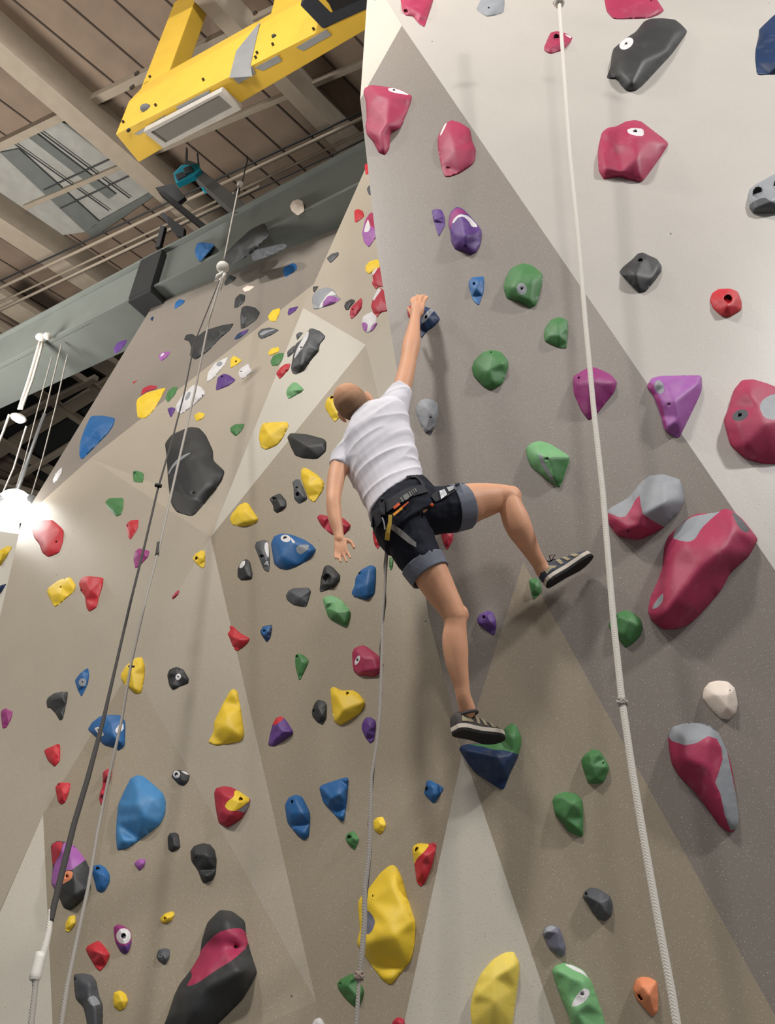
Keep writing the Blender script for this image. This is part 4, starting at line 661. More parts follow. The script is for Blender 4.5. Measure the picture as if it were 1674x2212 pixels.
# teal projector-like unit with grey duct
tp = onZ(405, 376, 9.9); root = empty('ceiling_unit', tp); tag(root, 'teal-fronted grey unit hanging below the yellow gantry', 'ceiling unit')
Tt = dep(tp)
def slab(px, t, th, m_, name, parent):
    q = MB(); q.prism([atT(x, y, t) for x, y in px], CF*th); return q.build(name, m_, parent, bevel=.008)
slab([(374, 374), (392, 356), (428, 354), (434, 366), (420, 378), (380, 396)], Tt, .14, TEAL, 'front_shell', root)
slab([(378, 377), (393, 370), (404, 378), (383, 389)], Tt-.03, .05, NAVY, 'lens_panel', root)
slab([(395, 363), (412, 356), (418, 370), (400, 376)], Tt-.03, .05, NAVY, 'lens_panel', root)
slab([(416, 378), (432, 364), (545, 452), (505, 460)], Tt+.1, .3, mat('duct_grey', (88, 88, 88), .6), 'duct', root)
slab([(433, 403), (440, 405), (447, 416), (439, 414)], Tt+.05, .04, TEAL, 'tab', root)
slab([(341, 414), (352, 411), (446, 486), (440, 496)], Tt+.6, .2, BLACK, 'rail', tag(empty('track_rail', atT(395, 450, Tt+.6)), 'black slanted rail segment beside the teal-fronted unit', 'rail'))
for px, lb in (([(345, 462), (352, 458), (398, 492), (396, 512), (380, 508)], 'dark strut bracket left of the black slanted rail'), ([(335, 405), (375, 395), (400, 425), (380, 440)], 'dark clamp assembly above the black slanted rail'), ([(335, 535), (346, 487), (356, 488), (345, 532)], 'grey diagonal brace under the ceiling pipes')):
    slab(px, Tt+1.0, .12, DGR, 'arm', tag(empty('ceiling_bracket', atT(px[0][0], px[0][1], Tt+1.0)), lb, 'bracket'))
slab([(398, 356), (401, 318), (404, 318), (404, 345), (426, 352), (424, 330), (427, 330), (430, 356)], Tt+.2, .04, DGR, 'hanger', root)
# ------------------------------------------------------------------ ropes
def ropemat(name, a, b, sc):
    m = bpy.data.materials.new(name); m.use_nodes = True; nt = m.node_tree; bs = nt.nodes['Principled BSDF']; bs.inputs['Roughness'].default_value = .85
    tc = nt.nodes.new('ShaderNodeTexCoord'); wv = nt.nodes.new('ShaderNodeTexWave'); wv.bands_direction = 'DIAGONAL'; wv.inputs['Scale'].default_value = sc; wv.inputs['Distortion'].default_value = 1.5
    nt.links.new(tc.outputs['Object'], wv.inputs['Vector']); mx = nt.nodes.new('ShaderNodeMix'); mx.data_type = 'RGBA'
    mx.inputs[6].default_value = (*s2l(a), 1); mx.inputs[7].default_value = (*s2l(b), 1); nt.links.new(wv.outputs['Fac'], mx.inputs[0]); nt.links.new(mx.outputs[2], bs.inputs['Base Color'])
    bp = nt.nodes.new('ShaderNodeBump'); bp.inputs['Strength'].default_value = .3; bp.inputs['Distance'].default_value = .003; nt.links.new(wv.outputs['Fac'], bp.inputs['Height']); nt.links.new(bp.outputs[0], bs.inputs['Normal'])
    return m
RW = ropemat('rope_white', (212, 206, 196), (236, 232, 224), 70); RG = ropemat('rope_grey', (158, 153, 147), (182, 176, 168), 70); RD = ropemat('rope_dark', (66, 64, 64), (82, 80, 78), 70)
def rope(name, P, rpx, m_, label, depth, parent=None, fixr=None, cat='rope'):
    """P pixels; depth(y)->camera depth"""
    pts = []; rad = []
    Q = []
    for i in range(len(P)-1):
        for k in range(6):
            f = k/6; Q.append((P[i][0]*(1-f)+P[i+1][0]*f, P[i][1]*(1-f)+P[i+1][1]*f, (rpx[i]*(1-f)+rpx[i+1]*f) if isinstance(rpx, list) else rpx))
    Q.append((*P[-1][:2], rpx[-1] if isinstance(rpx, list) else rpx))
    for x, y, r in Q:
        t = depth(x, y); pts.append(atT(x, y, t)); rad.append(r*t/FPX)
    q = MB(); q.tube(pts, rad, 8); o = q.build(name, m_, parent, smooth=True)
    if label: tag(o, label, cat)
    return o
def inv(y0, t0, y1, t1): return lambda x, y: 1/((1/t0)+((1/t1)-(1/t0))*(y-y0)/(y1-y0))
def cY(Y): return lambda x, y: Y/ray(x, y).y
o = rope('climbing_rope', [(1204, -60), (1208, 5), (1218, 150), (1231, 330), (1250, 520), (1265, 700), (1284, 900), (1302, 1060), (1315, 1220), (1326, 1350), (1343, 1510), (1365, 1660), (1392, 1820), (1424, 2000), (1452, 2150), (1470, 2260)], [3.6, 4, 4.3, 4.6, 5, 5.5, 6, 6.4, 6.8, 7.2, 7.8, 8.3, 8.6, 9, 9.4, 9.8], RW, 'thick white braided rope hanging down the right side of the picture', cY(2.82))
def knot(px, py, t, r, m_, parent, n=3):
    q = MB(); c = atT(px, py, t)
    for k in range(n):
        an = k*1.1; a = (CR*math.cos(an)+CU*math.sin(an)*.5+CF*.3).normalized(); b = (CU*.8+CF*math.sin(an)).cross(a).normalized(); pts = []
        for j in range(13):
            th = 2*math.pi*j/12; pts.append(c+a*math.cos(th)*r*t/FPX+b*math.sin(th)*r*.75*t/FPX)
        q.tube(pts, r*.42*t/FPX, 7)
    ob = q.build('knot', m_, None, smooth=True); ob.parent = parent; return ob
knot(1344, 1516, cY(2.82)(1344, 1516), 10, RG, o); knot(1207, 5, cY(2.82)(1207, 5), 10, RW, o)
# climber's rope
RT = cY(3.42)
o = rope('climbing_rope', [(836, 1150), (835, 1200), (831, 1270), (826, 1340), (824, 1440), (820, 1540), (813, 1610), (802, 1680), (800, 1760), (797, 1850), (788, 1920), (787, 2000), (781, 2070), (776, 2110), (773, 2160), (769, 2230)], [3.4, 3.4, 3.2, 3, 3.2, 3.6, 3.2, 3.4, 4.6, 5, 5.5, 6, 6, 4, 4.6, 5], RG, 'pale grey rope trailing straight down from the climber', cY(2.98))
knot(776, 2108, cY(2.98)(776, 2108), 9, mat('rope_knot_tan', (150, 132, 122), .8), o)
o2 = rope('strand', [(838, 1150), (830, 1220), (833, 1300), (821, 1400), (824, 1500), (812, 1600), (806, 1680), (796, 1780), (801, 1840), (790, 1950), (783, 2060), (778, 2105)], [1.6]*6+[2, 2.4, 2.4, 2.8, 3, 2.6], RD, None, cY(2.99)); o2.parent = o
# left pair of ropes
DI = inv(400, 8.6, 2212, 2.6)
root = rope('climbing_rope', [(516, 400), (500, 480), (484, 560)], 1.6, RG, 'thin grey rope from the ceiling hook down to the white round connector', DI)
o = rope('climbing_rope', [(478, 600), (452, 690), (420, 850), (385, 1000), (345, 1178), (316, 1290), (284, 1430), (262, 1560), (235, 1680), (210, 1800), (190, 1920), (168, 2020), (145, 2130), (128, 2240)], [2.6, 2.2, 2.4, 2.6, 2.8, 2.8, 3, 3.2, 3.4, 3.6, 4, 4.6, 5.5, 6], RG, 'light grey rope running down to the bottom left, right one of the pair', DI)
ob = rope('splice_sleeve', [(343, 1172), (339, 1200)], 4, RD, None, DI); ob.parent = o
ob = rope('collar', [(278, 1439), (290, 1440)], 2.5, RD, None, DI); ob.parent = o
o = rope('climbing_rope', [(474, 606), (420, 740), (398, 850), (372, 950), (340, 1060), (312, 1180), (282, 1300), (252, 1430), (222, 1560), (190, 1680), (160, 1780), (135, 1880), (116, 1960), (110, 1990)], [1.2, 1.4, 1.7, 2, 2.3, 2.6, 2.9, 3.3, 4.5, 6, 6.5, 7, 7, 6], RD, 'dark grey rope running down to the bottom left, left one of the pair', inv(400, 8.5, 2212, 2.5))
ob = rope('collar', [(336, 1048), (348, 1050)], 4.5, BLACK, None, inv(400, 8.4, 2212, 2.5)); ob.parent = o
DK = inv(400, 8.5, 2212, 2.5)
ob = rope('rope_end', [(110, 1965), (106, 2010), (98, 2045), (88, 2080)], [5, 6.5, 8, 8], RW, None, DK); ob.parent = o
ob = rope('sleeve', [(90, 2058), (88, 2062), (76, 2112), (74, 2118)], [9, 12.5, 13, 11], WHT, None, DK); ob.parent = o
ob = rope('tail', [(77, 2112), (76, 2135), (72, 2170), (64, 2240)], [8, 6, 6.5, 7.5], RG, None, DK); ob.parent = o
# round connector with carabiner
t = DI(480, 580); root = empty('rope_connector', atT(480, 580, t)); tag(root, 'white round pulley with carabiner joining the ropes in front of the beam', 'pulley')
q = MB(); c = atT(481, 577, t-.03); r_ = 14*t/FPX; q.ball(c, (CR*r_, CU*r_*.95, CF*r_*.7), 16, 10); q.build('pulley_cover', WHT, root, smooth=True)
q = MB(); q.tube([atT(*p, t-.05) for p in ((483, 588), (470, 596), (466, 606), (474, 603), (476, 625), (482, 600), (486, 590))], 4.0*t/FPX, 8); q.build('carabiner', WHT, root, smooth=True)
t = DI(517, 398)
root = empty('ceiling_hook', atT(517, 398, t)); tag(root, 'pale swivel hook holding the thin rope below the ceiling', 'hook')
q = MB(); q.ball(atT(519, 398, t), 8*t/FPX, 10, 7); q.build('swivel', RG, root, smooth=True)
q = MB(); q.tube([atT(*p, t) for p in ((519, 402), (508, 412), (509, 424), (514, 420), (516, 408))], 2.6*t/FPX, 7); q.tube([atT(*p, t) for p in ((524, 392), (528, 372), (534, 350), (534, 338))], 1.5*t/FPX, 6); q.build('shackle', STEEL, root, smooth=True)
# ropes hung from the beam at the far left
tb = wdepth('B', 93, 735)-.15
root = empty('rope_anchor', atT(93, 728, tb)); tag(root, 'cream rope anchor strapped under the grey-green beam', 'anchor')
q = MB(); q.ball(atT(88, 728, tb), (CR*.075, CU*.06, CF*.05), 10, 7); q.ball(atT(102, 726, tb), (CR*.055, CU*.055, CF*.05), 10, 7); q.build('strap_loop', WHT, root, smooth=True)
DB = lambda x, y: tb+.1
for P_, r_, m_, lb in (([(87, 735), (62, 820), (40, 885)], 3, RW, 'cream rope strand under the beam anchor, left one of two'), ([(93, 738), (70, 820), (46, 885)], 3, RW, 'cream rope strand under the beam anchor, right one of two'),
                       ([(20, 895), (8, 930), (-4, 960)], 2.6, RW, 'cream rope leaving the left edge beside the white spotlight'), ([(57, 920), (30, 1010), (2, 1075)], 2, RW, 'cream rope running down from the white spotlight'),
                       ([(112, 770), (80, 890), (52, 1000), (20, 1100)], 1.3, RG, 'thin grey cord below the beam, leftmost of three'), ([(133, 742), (100, 880), (55, 1020), (22, 1110)], 1.5, RG, 'thin grey cord below the beam, middle of three'), ([(146, 765), (120, 880), (92, 990), (62, 1090)], 1.5, RG, 'thin grey cord below the beam, rightmost of three')):
    rope('climbing_rope', P_, r_, m_, lb, DB)
# spotlight with white bracket
root = empty('spotlight', atT(42, 905, tb+.1)); tag(root, 'small white spotlight hanging on the ropes at the left edge, lit', 'lamp')
q = MB(); c = atT(40, 903, tb+.1); q.ball(c, (CR*.115+CU*-.03, CU*.07, CF*.07), 14, 9); q.build('lamp_shade', WHT, root, smooth=True)
q = MB(); q.ball(atT(43, 907, tb+.02), (CR*.07, CU*.05, CF*.03), 12, 7); q.build('bulb', LAMP, root, smooth=True)
# high bay lamp
tl = 8.2; root = empty('high_bay_lamp', atT(28, 1096, tl)); tag(root, 'glowing high bay lamp at the left edge', 'lamp')
q = MB(); q.ball(atT(30, 1094, tl), .19, 20, 12); q.build('bulb', LAMP, root, smooth=True)
q = MB(); q.ball(atT(28, 1082, tl+.1), (CR*.28, CU*.1, CF*.28), 16, 8); q.tube([atT(28, 1082, tl+.1), atT(28, 1082, tl+.1)+Vector((0, 0, 1.2))], .02, 6); q.build('reflector', SILV, root, smooth=True)
pl = bpy.data.lights.new('high_bay_lamp_light', 'POINT'); pl.energy = 55; pl.shadow_soft_size = .3; pl.color = (1, .97, .92); po = bpy.data.objects.new('high_bay_lamp_light', pl); COL.objects.link(po); po.location = atT(28, 1096, tl-.45)
# ------------------------------------------------------------------ the climber
SKIN = mat('skin', (222, 166, 132), .5, var=.05, vscale=9, bump=.12, bscale=90, spec=.35)
b_ = SKIN.node_tree.nodes['Principled BSDF']; b_.inputs['Subsurface Weight'].default_value = .12; b_.inputs['Subsurface Radius'].default_value = (.02, .008, .004)
SHIRT = mat('white_cotton', (226, 224, 232), .85, var=.02, bump=.15, bscale=260, spec=.15)
SHORT = mat('navy_short_fabric', (30, 33, 44), .75, var=.15, vscale=14, bump=.25, bscale=120, spec=.2)
CUFF = mat('grey_cuff_fabric', (116, 120, 132), .85, var=.08, vscale=20, bump=.3, bscale=200, spec=.15)
def px(x, y, Y): return onY(x, y, Y)
def cr(P, n=6):      # Catmull-Rom through tuples
    o = []
    Q = [P[0]]+list(P)+[P[-1]]
    for i in range(1, len(Q)-2):
        p0, p1, p2, p3 = (np.array(Q[j], float) for j in (i-1, i, i+1, i+2))
        for k in range(n):
            t = k/n; o.append(tuple(.5*((2*p1)+(p2-p0)*t+(2*p0-5*p1+4*p2-p3)*t*t+(-p0+3*p1-3*p2+p3)*t**3)))
    o.append(tuple(map(float, P[-1]))); return o
def limb(q, P, n=5, seg=32, squash=1.0, flat=False):
    Q = cr(P, n); pts = [px(a, b, c) for a, b, c, r in Q]; rad = [max(.001, r*dep(p)/FPX) for p, (a, b, c, r) in zip(pts, Q)]
    if not flat:
        d0 = (pts[0]-pts[1]).normalized(); d1_ = (pts[-1]-pts[-2]).normalized(); r0, r1 = rad[0], rad[-1]
        pts = [pts[0]+d0*r0*k for k in (.92, .7, .4)]+pts+[pts[-1]+d1_*r1*k for k in (.4, .7, .92)]
        rad = [r0*k for k in (.4, .72, .92)]+rad+[r1*k for k in (.92, .72, .4)]
    q.tube(pts, rad, seg, squash=squash)
def torso(q, S, sc=1.0, seg=28, n=4, power=2.4):
    """S: (Lx,Ly,Rx,Ry,Y,half thickness)"""
    Q = cr(S, n); base = len(q.v); C_ = []
    for a in Q: C_.append((px(a[0], a[1], a[4])+px(a[2], a[3], a[4]))/2)
    for i, a in enumerate(Q):
        ex = (px(a[2], a[3], a[4])-px(a[0], a[1], a[4]))/2*sc; t = (C_[min(i+1, len(Q)-1)]-C_[max(i-1, 0)]).normalized()
        ey = ex.cross(t).normalized()
        if ey.y < 0: ey = -ey
        for k in range(seg):
            an = 2*math.pi*k/seg; c = math.cos(an); s = math.sin(an)
            c = math.copysign(abs(c)**(2/power), c); s = math.copysign(abs(s)**(2/power), s)
            q.v.append(C_[i]+ex*c+ey*(s*a[5]*sc))
    m_ = len(Q)
    for i in range(m_-1):
        for k in range(seg): q.f.append((base+i*seg+k, base+i*seg+(k+1) % seg, base+(i+1)*seg+(k+1) % seg, base+(i+1)*seg+k)); q.mi.append(0)
    q.f.append(tuple(base+k for k in range(seg))[::-1]); q.mi.append(0); q.f.append(tuple(base+(m_-1)*seg+k for k in range(seg))); q.mi.append(0)
def fuse(q, name, mats, parent, voxel=.005, smooth=3, fac=.5):
    """union of overlapping shells into one continuous surface"""
    me = mesh_from(q.v, q.f); bm = bmesh.new(); bm.from_mesh(me); bmesh.ops.recalc_face_normals(bm, faces=bm.faces); bm.to_mesh(me); bm.free()
    tmp = bpy.data.objects.new('tmp', me); COL.objects.link(tmp)
    r = tmp.modifiers.new('r', 'REMESH'); r.mode = 'VOXEL'; r.voxel_size = voxel
    sm = tmp.modifiers.new('s', 'SMOOTH'); sm.iterations = smooth; sm.factor = fac
    dg = bpy.context.evaluated_depsgraph_get(); dg.update(); m2 = bpy.data.meshes.new_from_object(tmp.evaluated_get(dg))
    bpy.data.objects.remove(tmp)
    for p in m2.polygons: p.use_smooth = True
    return link(name, m2, mats, parent)
PB = px(890, 1110, 2.92)
person = empty('person', PB)
tag(person, 'short-haired person in white t-shirt and dark shorts climbing, seen from behind, right arm raised', 'person')
TS = [(765, 925, 800, 893, 3.0, .065), (748, 955, 826, 876, 2.99, .09), (740, 985, 855, 872, 2.98, .115), (745, 1003, 870, 885, 2.98, .125), (757, 1032, 880, 908, 2.98, .125), (771, 1052, 890, 942, 2.97, .12),
      (784, 1074, 899, 977, 2.96, .115), (793, 1096, 906, 1012, 2.95, .115), (802, 1118, 916, 1048, 2.94, .124)]
PS = [(799, 1106, 914, 1040, 2.94, .12), (804, 1128, 928, 1052, 2.94, .128), (814, 1158, 946, 1078, 2.93, .132), (835, 1185, 950, 1110, 2.92, .12)]
HD = px(761, 872, 2.98)              # head centre
er = (CR*.80+CU*.58-CF*.16).normalized(); eu = (-CR*.52+CU*.74-CF*.22); eu = (eu-er*eu.dot(er)).normalized(); ef = eu.cross(er).normalized()
if ef.dot(CF) < 0: ef = -ef
q = MB()
torso(q, TS, .9); torso(q, PS, .92)
# neck and head
nk = px(786, 905, 3.0)
q.tube([nk-(eu*.02), nk*.5+HD*.5-eu*.02, HD-eu*.03+ef*.0], [.062, .06, .062], 16)
q.ball(HD+eu*.012, (er*.078, ef*.098, eu*.095), 24, 16)
q.ball(HD-ef*.028+eu*.005, (er*.074, ef*.076, eu*.082), 20, 14)
q.ball(HD+ef*.045-eu*.055, (er*.060, ef*.062, eu*.075), 20, 12)       # face and jaw
q.ball(HD+ef*.085-eu*.105, (er*.028, ef*.024, eu*.02), 12, 8)           # chin
q.ball(HD+ef*.104-eu*.045, (er*.014, ef*.024, eu*.024), 10, 8)         # nose
q.ball(HD+ef*.090-eu*.012, (er*.05, ef*.014, eu*.010), 12, 8)          # brow
for k in (-1, 1):
    q.ball(HD+ef*.088-eu*.055+er*.035*k, (er*.02, ef*.014, eu*.018), 10, 8)
    ce = HD+er*(.079*k)-eu*.022+ef*.012
    q.ball(ce+er*.008*k, (er*.008, (ef*.8+er*.45*k)*.022, eu*.033), 12, 9)
    q.ball(ce+er*.004*k-eu*.024+ef*.004, (er*.007, ef*.010, eu*.012), 10, 7)
q.ball(HD+ef*.098-eu*.078, (er*.024, ef*.010, eu*.008), 10, 7)          # lips
# right arm raised
limb(q, [(846, 895, 2.99, 26), (862, 858, 3.0, 20.5), (872, 824, 3.02, 19.5), (879, 795, 3.05, 18.5), (883, 773, 3.07, 17.5), (887, 750, 3.09, 19.5), (891, 727, 3.11, 17), (894, 707, 3.12, 13.5), (896, 690, 3.13, 11.5), (898, 678, 3.14, 12)])
# right hand: palm and fingers over the hold
def F(q, P, r0, r1, Ys=None):
    n = len(P)-1
    limb(q, [(x, y, Y, r0+(r1-r0)*i/n) for i, (x, y, Y) in enumerate(P)], n=4, seg=10)
q.v and None
limb(q, [(897, 684, 3.14, 11), (899, 672, 3.15, 12.5), (901, 662, 3.16, 12)], seg=14, squash=1)
for x0, y0, x1, y1 in ((892, 682, 893, 657), (898, 682, 899, 654), (904, 680, 906, 655), (909, 678, 913, 659)):
    limb(q, [(x0, y0, 3.145, 5.6), ((x0+x1)/2, (y0+y1)/2, 3.14, 6), (x1, y1, 3.145, 5.2)], seg=10)
F(q, [(892, 660, 3.14), (889, 650, 3.15), (894, 644, 3.20), (898, 645, 3.25)], 4.6, 3.6)
F(q, [(899, 657, 3.14), (898, 646, 3.15), (902, 640, 3.20), (905, 641, 3.26)], 4.9, 3.8)
F(q, [(906, 658, 3.14), (908, 646, 3.16), (912, 640, 3.20), (916, 639, 3.26)], 4.7, 3.8)
F(q, [(912, 661, 3.15), (916, 651, 3.17), (920, 645, 3.20), (923, 642, 3.26)], 4.2, 3.4)
F(q, [(890, 680, 3.15), (885, 672, 3.17), (882, 666, 3.21)], 4.6, 3.8)
# left arm hanging
limb(q, [(752, 985, 2.97, 30), (740, 1000, 2.96, 25), (729, 1020, 2.94, 20), (724, 1045, 2.92, 18.5), (721, 1068, 2.90, 16.5), (720, 1085, 2.885, 16), (722, 1108, 2.88, 16), (726, 1130, 2.87, 14), (731, 1152, 2.865, 11.5), (733, 1166, 2.86, 11.2)])
for x0, y0, x1, y1 in ((728, 1163, 726, 1190), (732, 1163, 733, 1193), (736, 1163, 741, 1192), (740, 1163, 747, 1188)):
    limb(q, [(x0, y0, 2.86, 5.4), ((x0+x1)/2, (y0+y1)/2, 2.855, 6.4), (x1, y1, 2.85, 4.9)], seg=10)
F(q, [(726, 1186, 2.85), (724, 1196, 2.845), (725, 1206, 2.835)], 4.0, 3.0)
F(q, [(732, 1190, 2.85), (733, 1202, 2.845), (736, 1213, 2.83)], 4.2, 3.1)
F(q, [(739, 1190, 2.85), (744, 1203, 2.845), (749, 1213, 2.835)], 4.2, 3.1)
F(q, [(746, 1187, 2.85), (752, 1196, 2.845), (757, 1205, 2.835)], 4.0, 3.0)
F(q, [(742, 1168, 2.86), (753, 1168, 2.855), (760, 1174, 2.85), (765, 1184, 2.845)], 5.6, 3.5)
# legs
limb(q, [(918, 1100, 2.94, 44), (950, 1100, 2.95, 45), (1000, 1092, 2.97, 46), (1025, 1085, 2.98, 42), (1050, 1080, 2.99, 37), (1072, 1076, 3.0, 31.5), (1092, 1075, 3.0, 27.5), (1102, 1078, 3.0, 25)])
limb(q, [(1100, 1079, 3.0, 24), (1104, 1095, 3.0, 25.5), (1112, 1118, 3.01, 29), (1122, 1142, 3.02, 28), (1134, 1164, 3.04, 24), (1146, 1186, 3.06, 19.5), (1157, 1205, 3.08, 16.5), (1166, 1220, 3.10, 16), (1174, 1234, 3.11, 17)])
q.ball(px(1104, 1072, 3.0), .05, 16, 10)
limb(q, [(888, 1140, 2.93, 42), (908, 1195, 2.935, 40), (931, 1240, 2.94, 39), (953, 1279, 2.95, 34), (971, 1308, 2.955, 28.5), (982, 1330, 2.96, 26)])
limb(q, [(982, 1328, 2.96, 25.5), (983, 1352, 2.97, 24.5), (982, 1378, 2.98, 27), (984, 1404, 2.99, 27.5), (987, 1432, 3.0, 24.5), (992, 1458, 3.01, 20.5), (997, 1482, 3.02, 17), (1001, 1504, 3.03, 16), (1007, 1524, 3.05, 17.5), (1010, 1535, 3.06, 18)])
q.ball(px(989, 1328, 2.97), .047, 16, 10)
body = fuse(q, 'body', SKIN, person, .0042, 6)
# hair: close-cropped shell over the back of the skull
HAIR = bpy.data.materials.new('cropped_hair'); HAIR.use_nodes = True; nt = HAIR.node_tree; bs = nt.nodes['Principled BSDF']; bs.inputs['Roughness'].default_value = .8
tc = nt.nodes.new('ShaderNodeTexCoord'); vm = nt.nodes.new('ShaderNodeVectorMath'); vm.operation = 'DOT_PRODUCT'; vm.inputs[1].default_value = eu
nt.links.new(tc.outputs['Object'], vm.inputs[0])
nz = nt.nodes.new('ShaderNodeTexNoise'); nz.inputs['Scale'].default_value = 45; nz.inputs['Detail'].default_value = 6; nt.links.new(tc.outputs['Object'], nz.inputs['Vector'])
ad = nt.nodes.new('ShaderNodeMath'); ad.operation = 'MULTIPLY_ADD'; ad.inputs[1].default_value = .07; nt.links.new(nz.outputs['Fac'], ad.inputs[0]); nt.links.new(vm.outputs['Value'], ad.inputs[2])
hc = HD.dot(eu)
mr = nt.nodes.new('ShaderNodeMapRange'); mr.inputs[1].default_value = hc-.035; mr.inputs[2].default_value = hc+.15; nt.links.new(ad.outputs[0], mr.inputs[0])
rp = nt.nodes.new('ShaderNodeValToRGB'); rp.color_ramp.elements[0].color = (*s2l((92, 70, 54)), 1); rp.color_ramp.elements[1].color = (*s2l((214, 160, 124)), 1)
e_ = rp.color_ramp.elements.new(.45); e_.color = (*s2l((146, 112, 84)), 1); nt.links.new(mr.outputs[0], rp.inputs[0]); nt.links.new(rp.outputs[0], bs.inputs['Base Color'])
q = MB(); q.ball(HD+eu*.012, (er*.0795, ef*.0995, eu*.0965), 40, 30); q.ball(HD-ef*.028+eu*.005, (er*.0765, ef*.0785, eu*.0845), 40, 30)
me = mesh_from(q.v, q.f); bm = bmesh.new(); bm.from_mesh(me)
hobj = fuse(q, 'hair', HAIR, person, .004, 3)
bm = bmesh.new(); bm.from_mesh(hobj.data)
kill = []
for v in bm.verts:
    d = v.co-HD; f_ = d.dot(ef); u_ = d.dot(eu); r_ = abs(d.dot(er))
    if f_ > .012+max(0, u_)*.5-(.02 if u_ < .0 else 0) or (u_ < -.02 and f_ > -.012) or u_ < -.082: kill.append(v)
bmesh.ops.delete(bm, geom=kill, context='VERTS')
for v in bm.verts: v.co += v.normal*.0016
bm.to_mesh(hobj.data); bm.free()
# t-shirt
q = MB(); torso(q, TS, 1.04, power=2.3)
limb(q, [(838, 905, 2.99, 40), (851, 878, 2.99, 34), (859, 860, 3.0, 28), (866, 843, 3.01, 25)], flat=True, seg=20)
limb(q, [(772, 975, 2.98, 40), (755, 980, 2.97, 34), (742, 992, 2.96, 28), (731, 1010, 2.95, 24)], flat=True, seg=20)
limb(q, [(785, 935, 2.99, 34), (840, 890, 2.99, 30)], seg=16)
limb(q, [(785, 935, 2.99, 32), (752, 978, 2.97, 28)], seg=16)
sh = fuse(q, 'tshirt', SHIRT, person, .0052, 4)
ax = (px(905, 960, 2.97)-px(760, 1075, 2.97)).normalized()      # folds run up to the right across the back
ay = (px(850, 1060, 2.96)-px(790, 930, 2.99)).normalized(); az = ax.cross(ay).normalized()
me = sh.data; nrm = [v.normal.copy() for v in me.vertices]
for v, n in zip(me.vertices, nrm):
    p = v.co; s_ = p.dot(ay); u = p.dot(ax); h_ = p.dot(az)
    a = noise.noise(Vector((u*2.6, s_*17+u*5, h_*3))); b = noise.noise(Vector((u*5+7, s_*34+u*12, h_*4)))
    k = (1-abs(a)*2.2)
    v.co += n*(.0075*max(k, 0)**2*.9+.0028*b-.002)
# collar
q = MB(); ring = []
ca = px(759, 916, 2.99); cb = px(818, 874, 2.99); cc = (ca+cb)/2; ex = (cb-ca)/2*.98; ez_ = CF*.062-CU*.012
ring = [cc+ex*math.cos(t_*math.pi/12)+ez_*math.sin(t_*math.pi/12)+CU*.0 for t_ in range(25)]
q.tube(ring, .0065, 8); ob = q.build('collar', SHIRT, None, smooth=True); ob.parent = sh
# shorts
q = MB(); torso(q, PS, 1.03, power=2.4)
limb(q, [(890, 1110, 2.93, 52), (925, 1104, 2.94, 53), (960, 1101, 2.95, 52), (980, 1098, 2.96, 51)], flat=True, seg=24)
limb(q, [(872, 1130, 2.93, 54), (890, 1175, 2.93, 52), (908, 1208, 2.935, 48), (920, 1229, 2.94, 45)], flat=True, seg=24)
so = fuse(q, 'shorts', SHORT, person, .005, 3)
for v in so.data.vertices:
    p = v.co; v.co += v.normal*(.004*noise.noise(Vector((p.x*14, p.y*14, p.z*30)))+.003*noise.noise(Vector((p.x*40, p.y*20, p.z*20))))
def cuff(P, sc):
    q = MB(); Q = cr(P, 4); pts = [px(a, b, c) for a, b, c, r in Q]; rad = [r*dep(p)/FPX for p, (a, b, c, r) in zip(pts, Q)]
    n = len(pts); up = None; seg = 40; base = 0
    rings = []
    for i, p in enumerate(pts):
        t = (pts[min(i+1, n-1)]-pts[max(i-1, 0)]).normalized(); a = t.orthogonal() if up is None else up; a = (a-t*a.dot(t)).normalized(); up = a; b = t.cross(a)
        rings.append([p+(a*math.cos(2*math.pi*k/seg)+b*math.sin(2*math.pi*k/seg))*rad[i]*(1+.012*math.sin(k*2.7)) for k in range(seg)])
    inner = [[c_+(v-c_)*.93 for v in R_] for R_, c_ in ((rings[-1], pts[-1]), (rings[0], pts[0]))]
    al = rings+[inner[0], inner[1]]
    for R_ in al: q.v += R_
    m_ = len(al)
    for i in range(m_):
        for k in range(seg):
            j = (i+1) % m_; q.f.append((i*seg+k, i*seg+(k+1) % seg, j*seg+(k+1) % seg, j*seg+k)); q.mi.append(0)
    ob = q.build('cuff', CUFF, None, smooth=True); ob.parent = so; return ob
cuff([(976, 1099, 2.955, 53), (988, 1097, 2.96, 51.5), (1002, 1094, 2.97, 51)], 1)
cuff([(913, 1217, 2.94, 50), (921, 1230, 2.94, 48), (930, 1243, 2.94, 46)], 1)
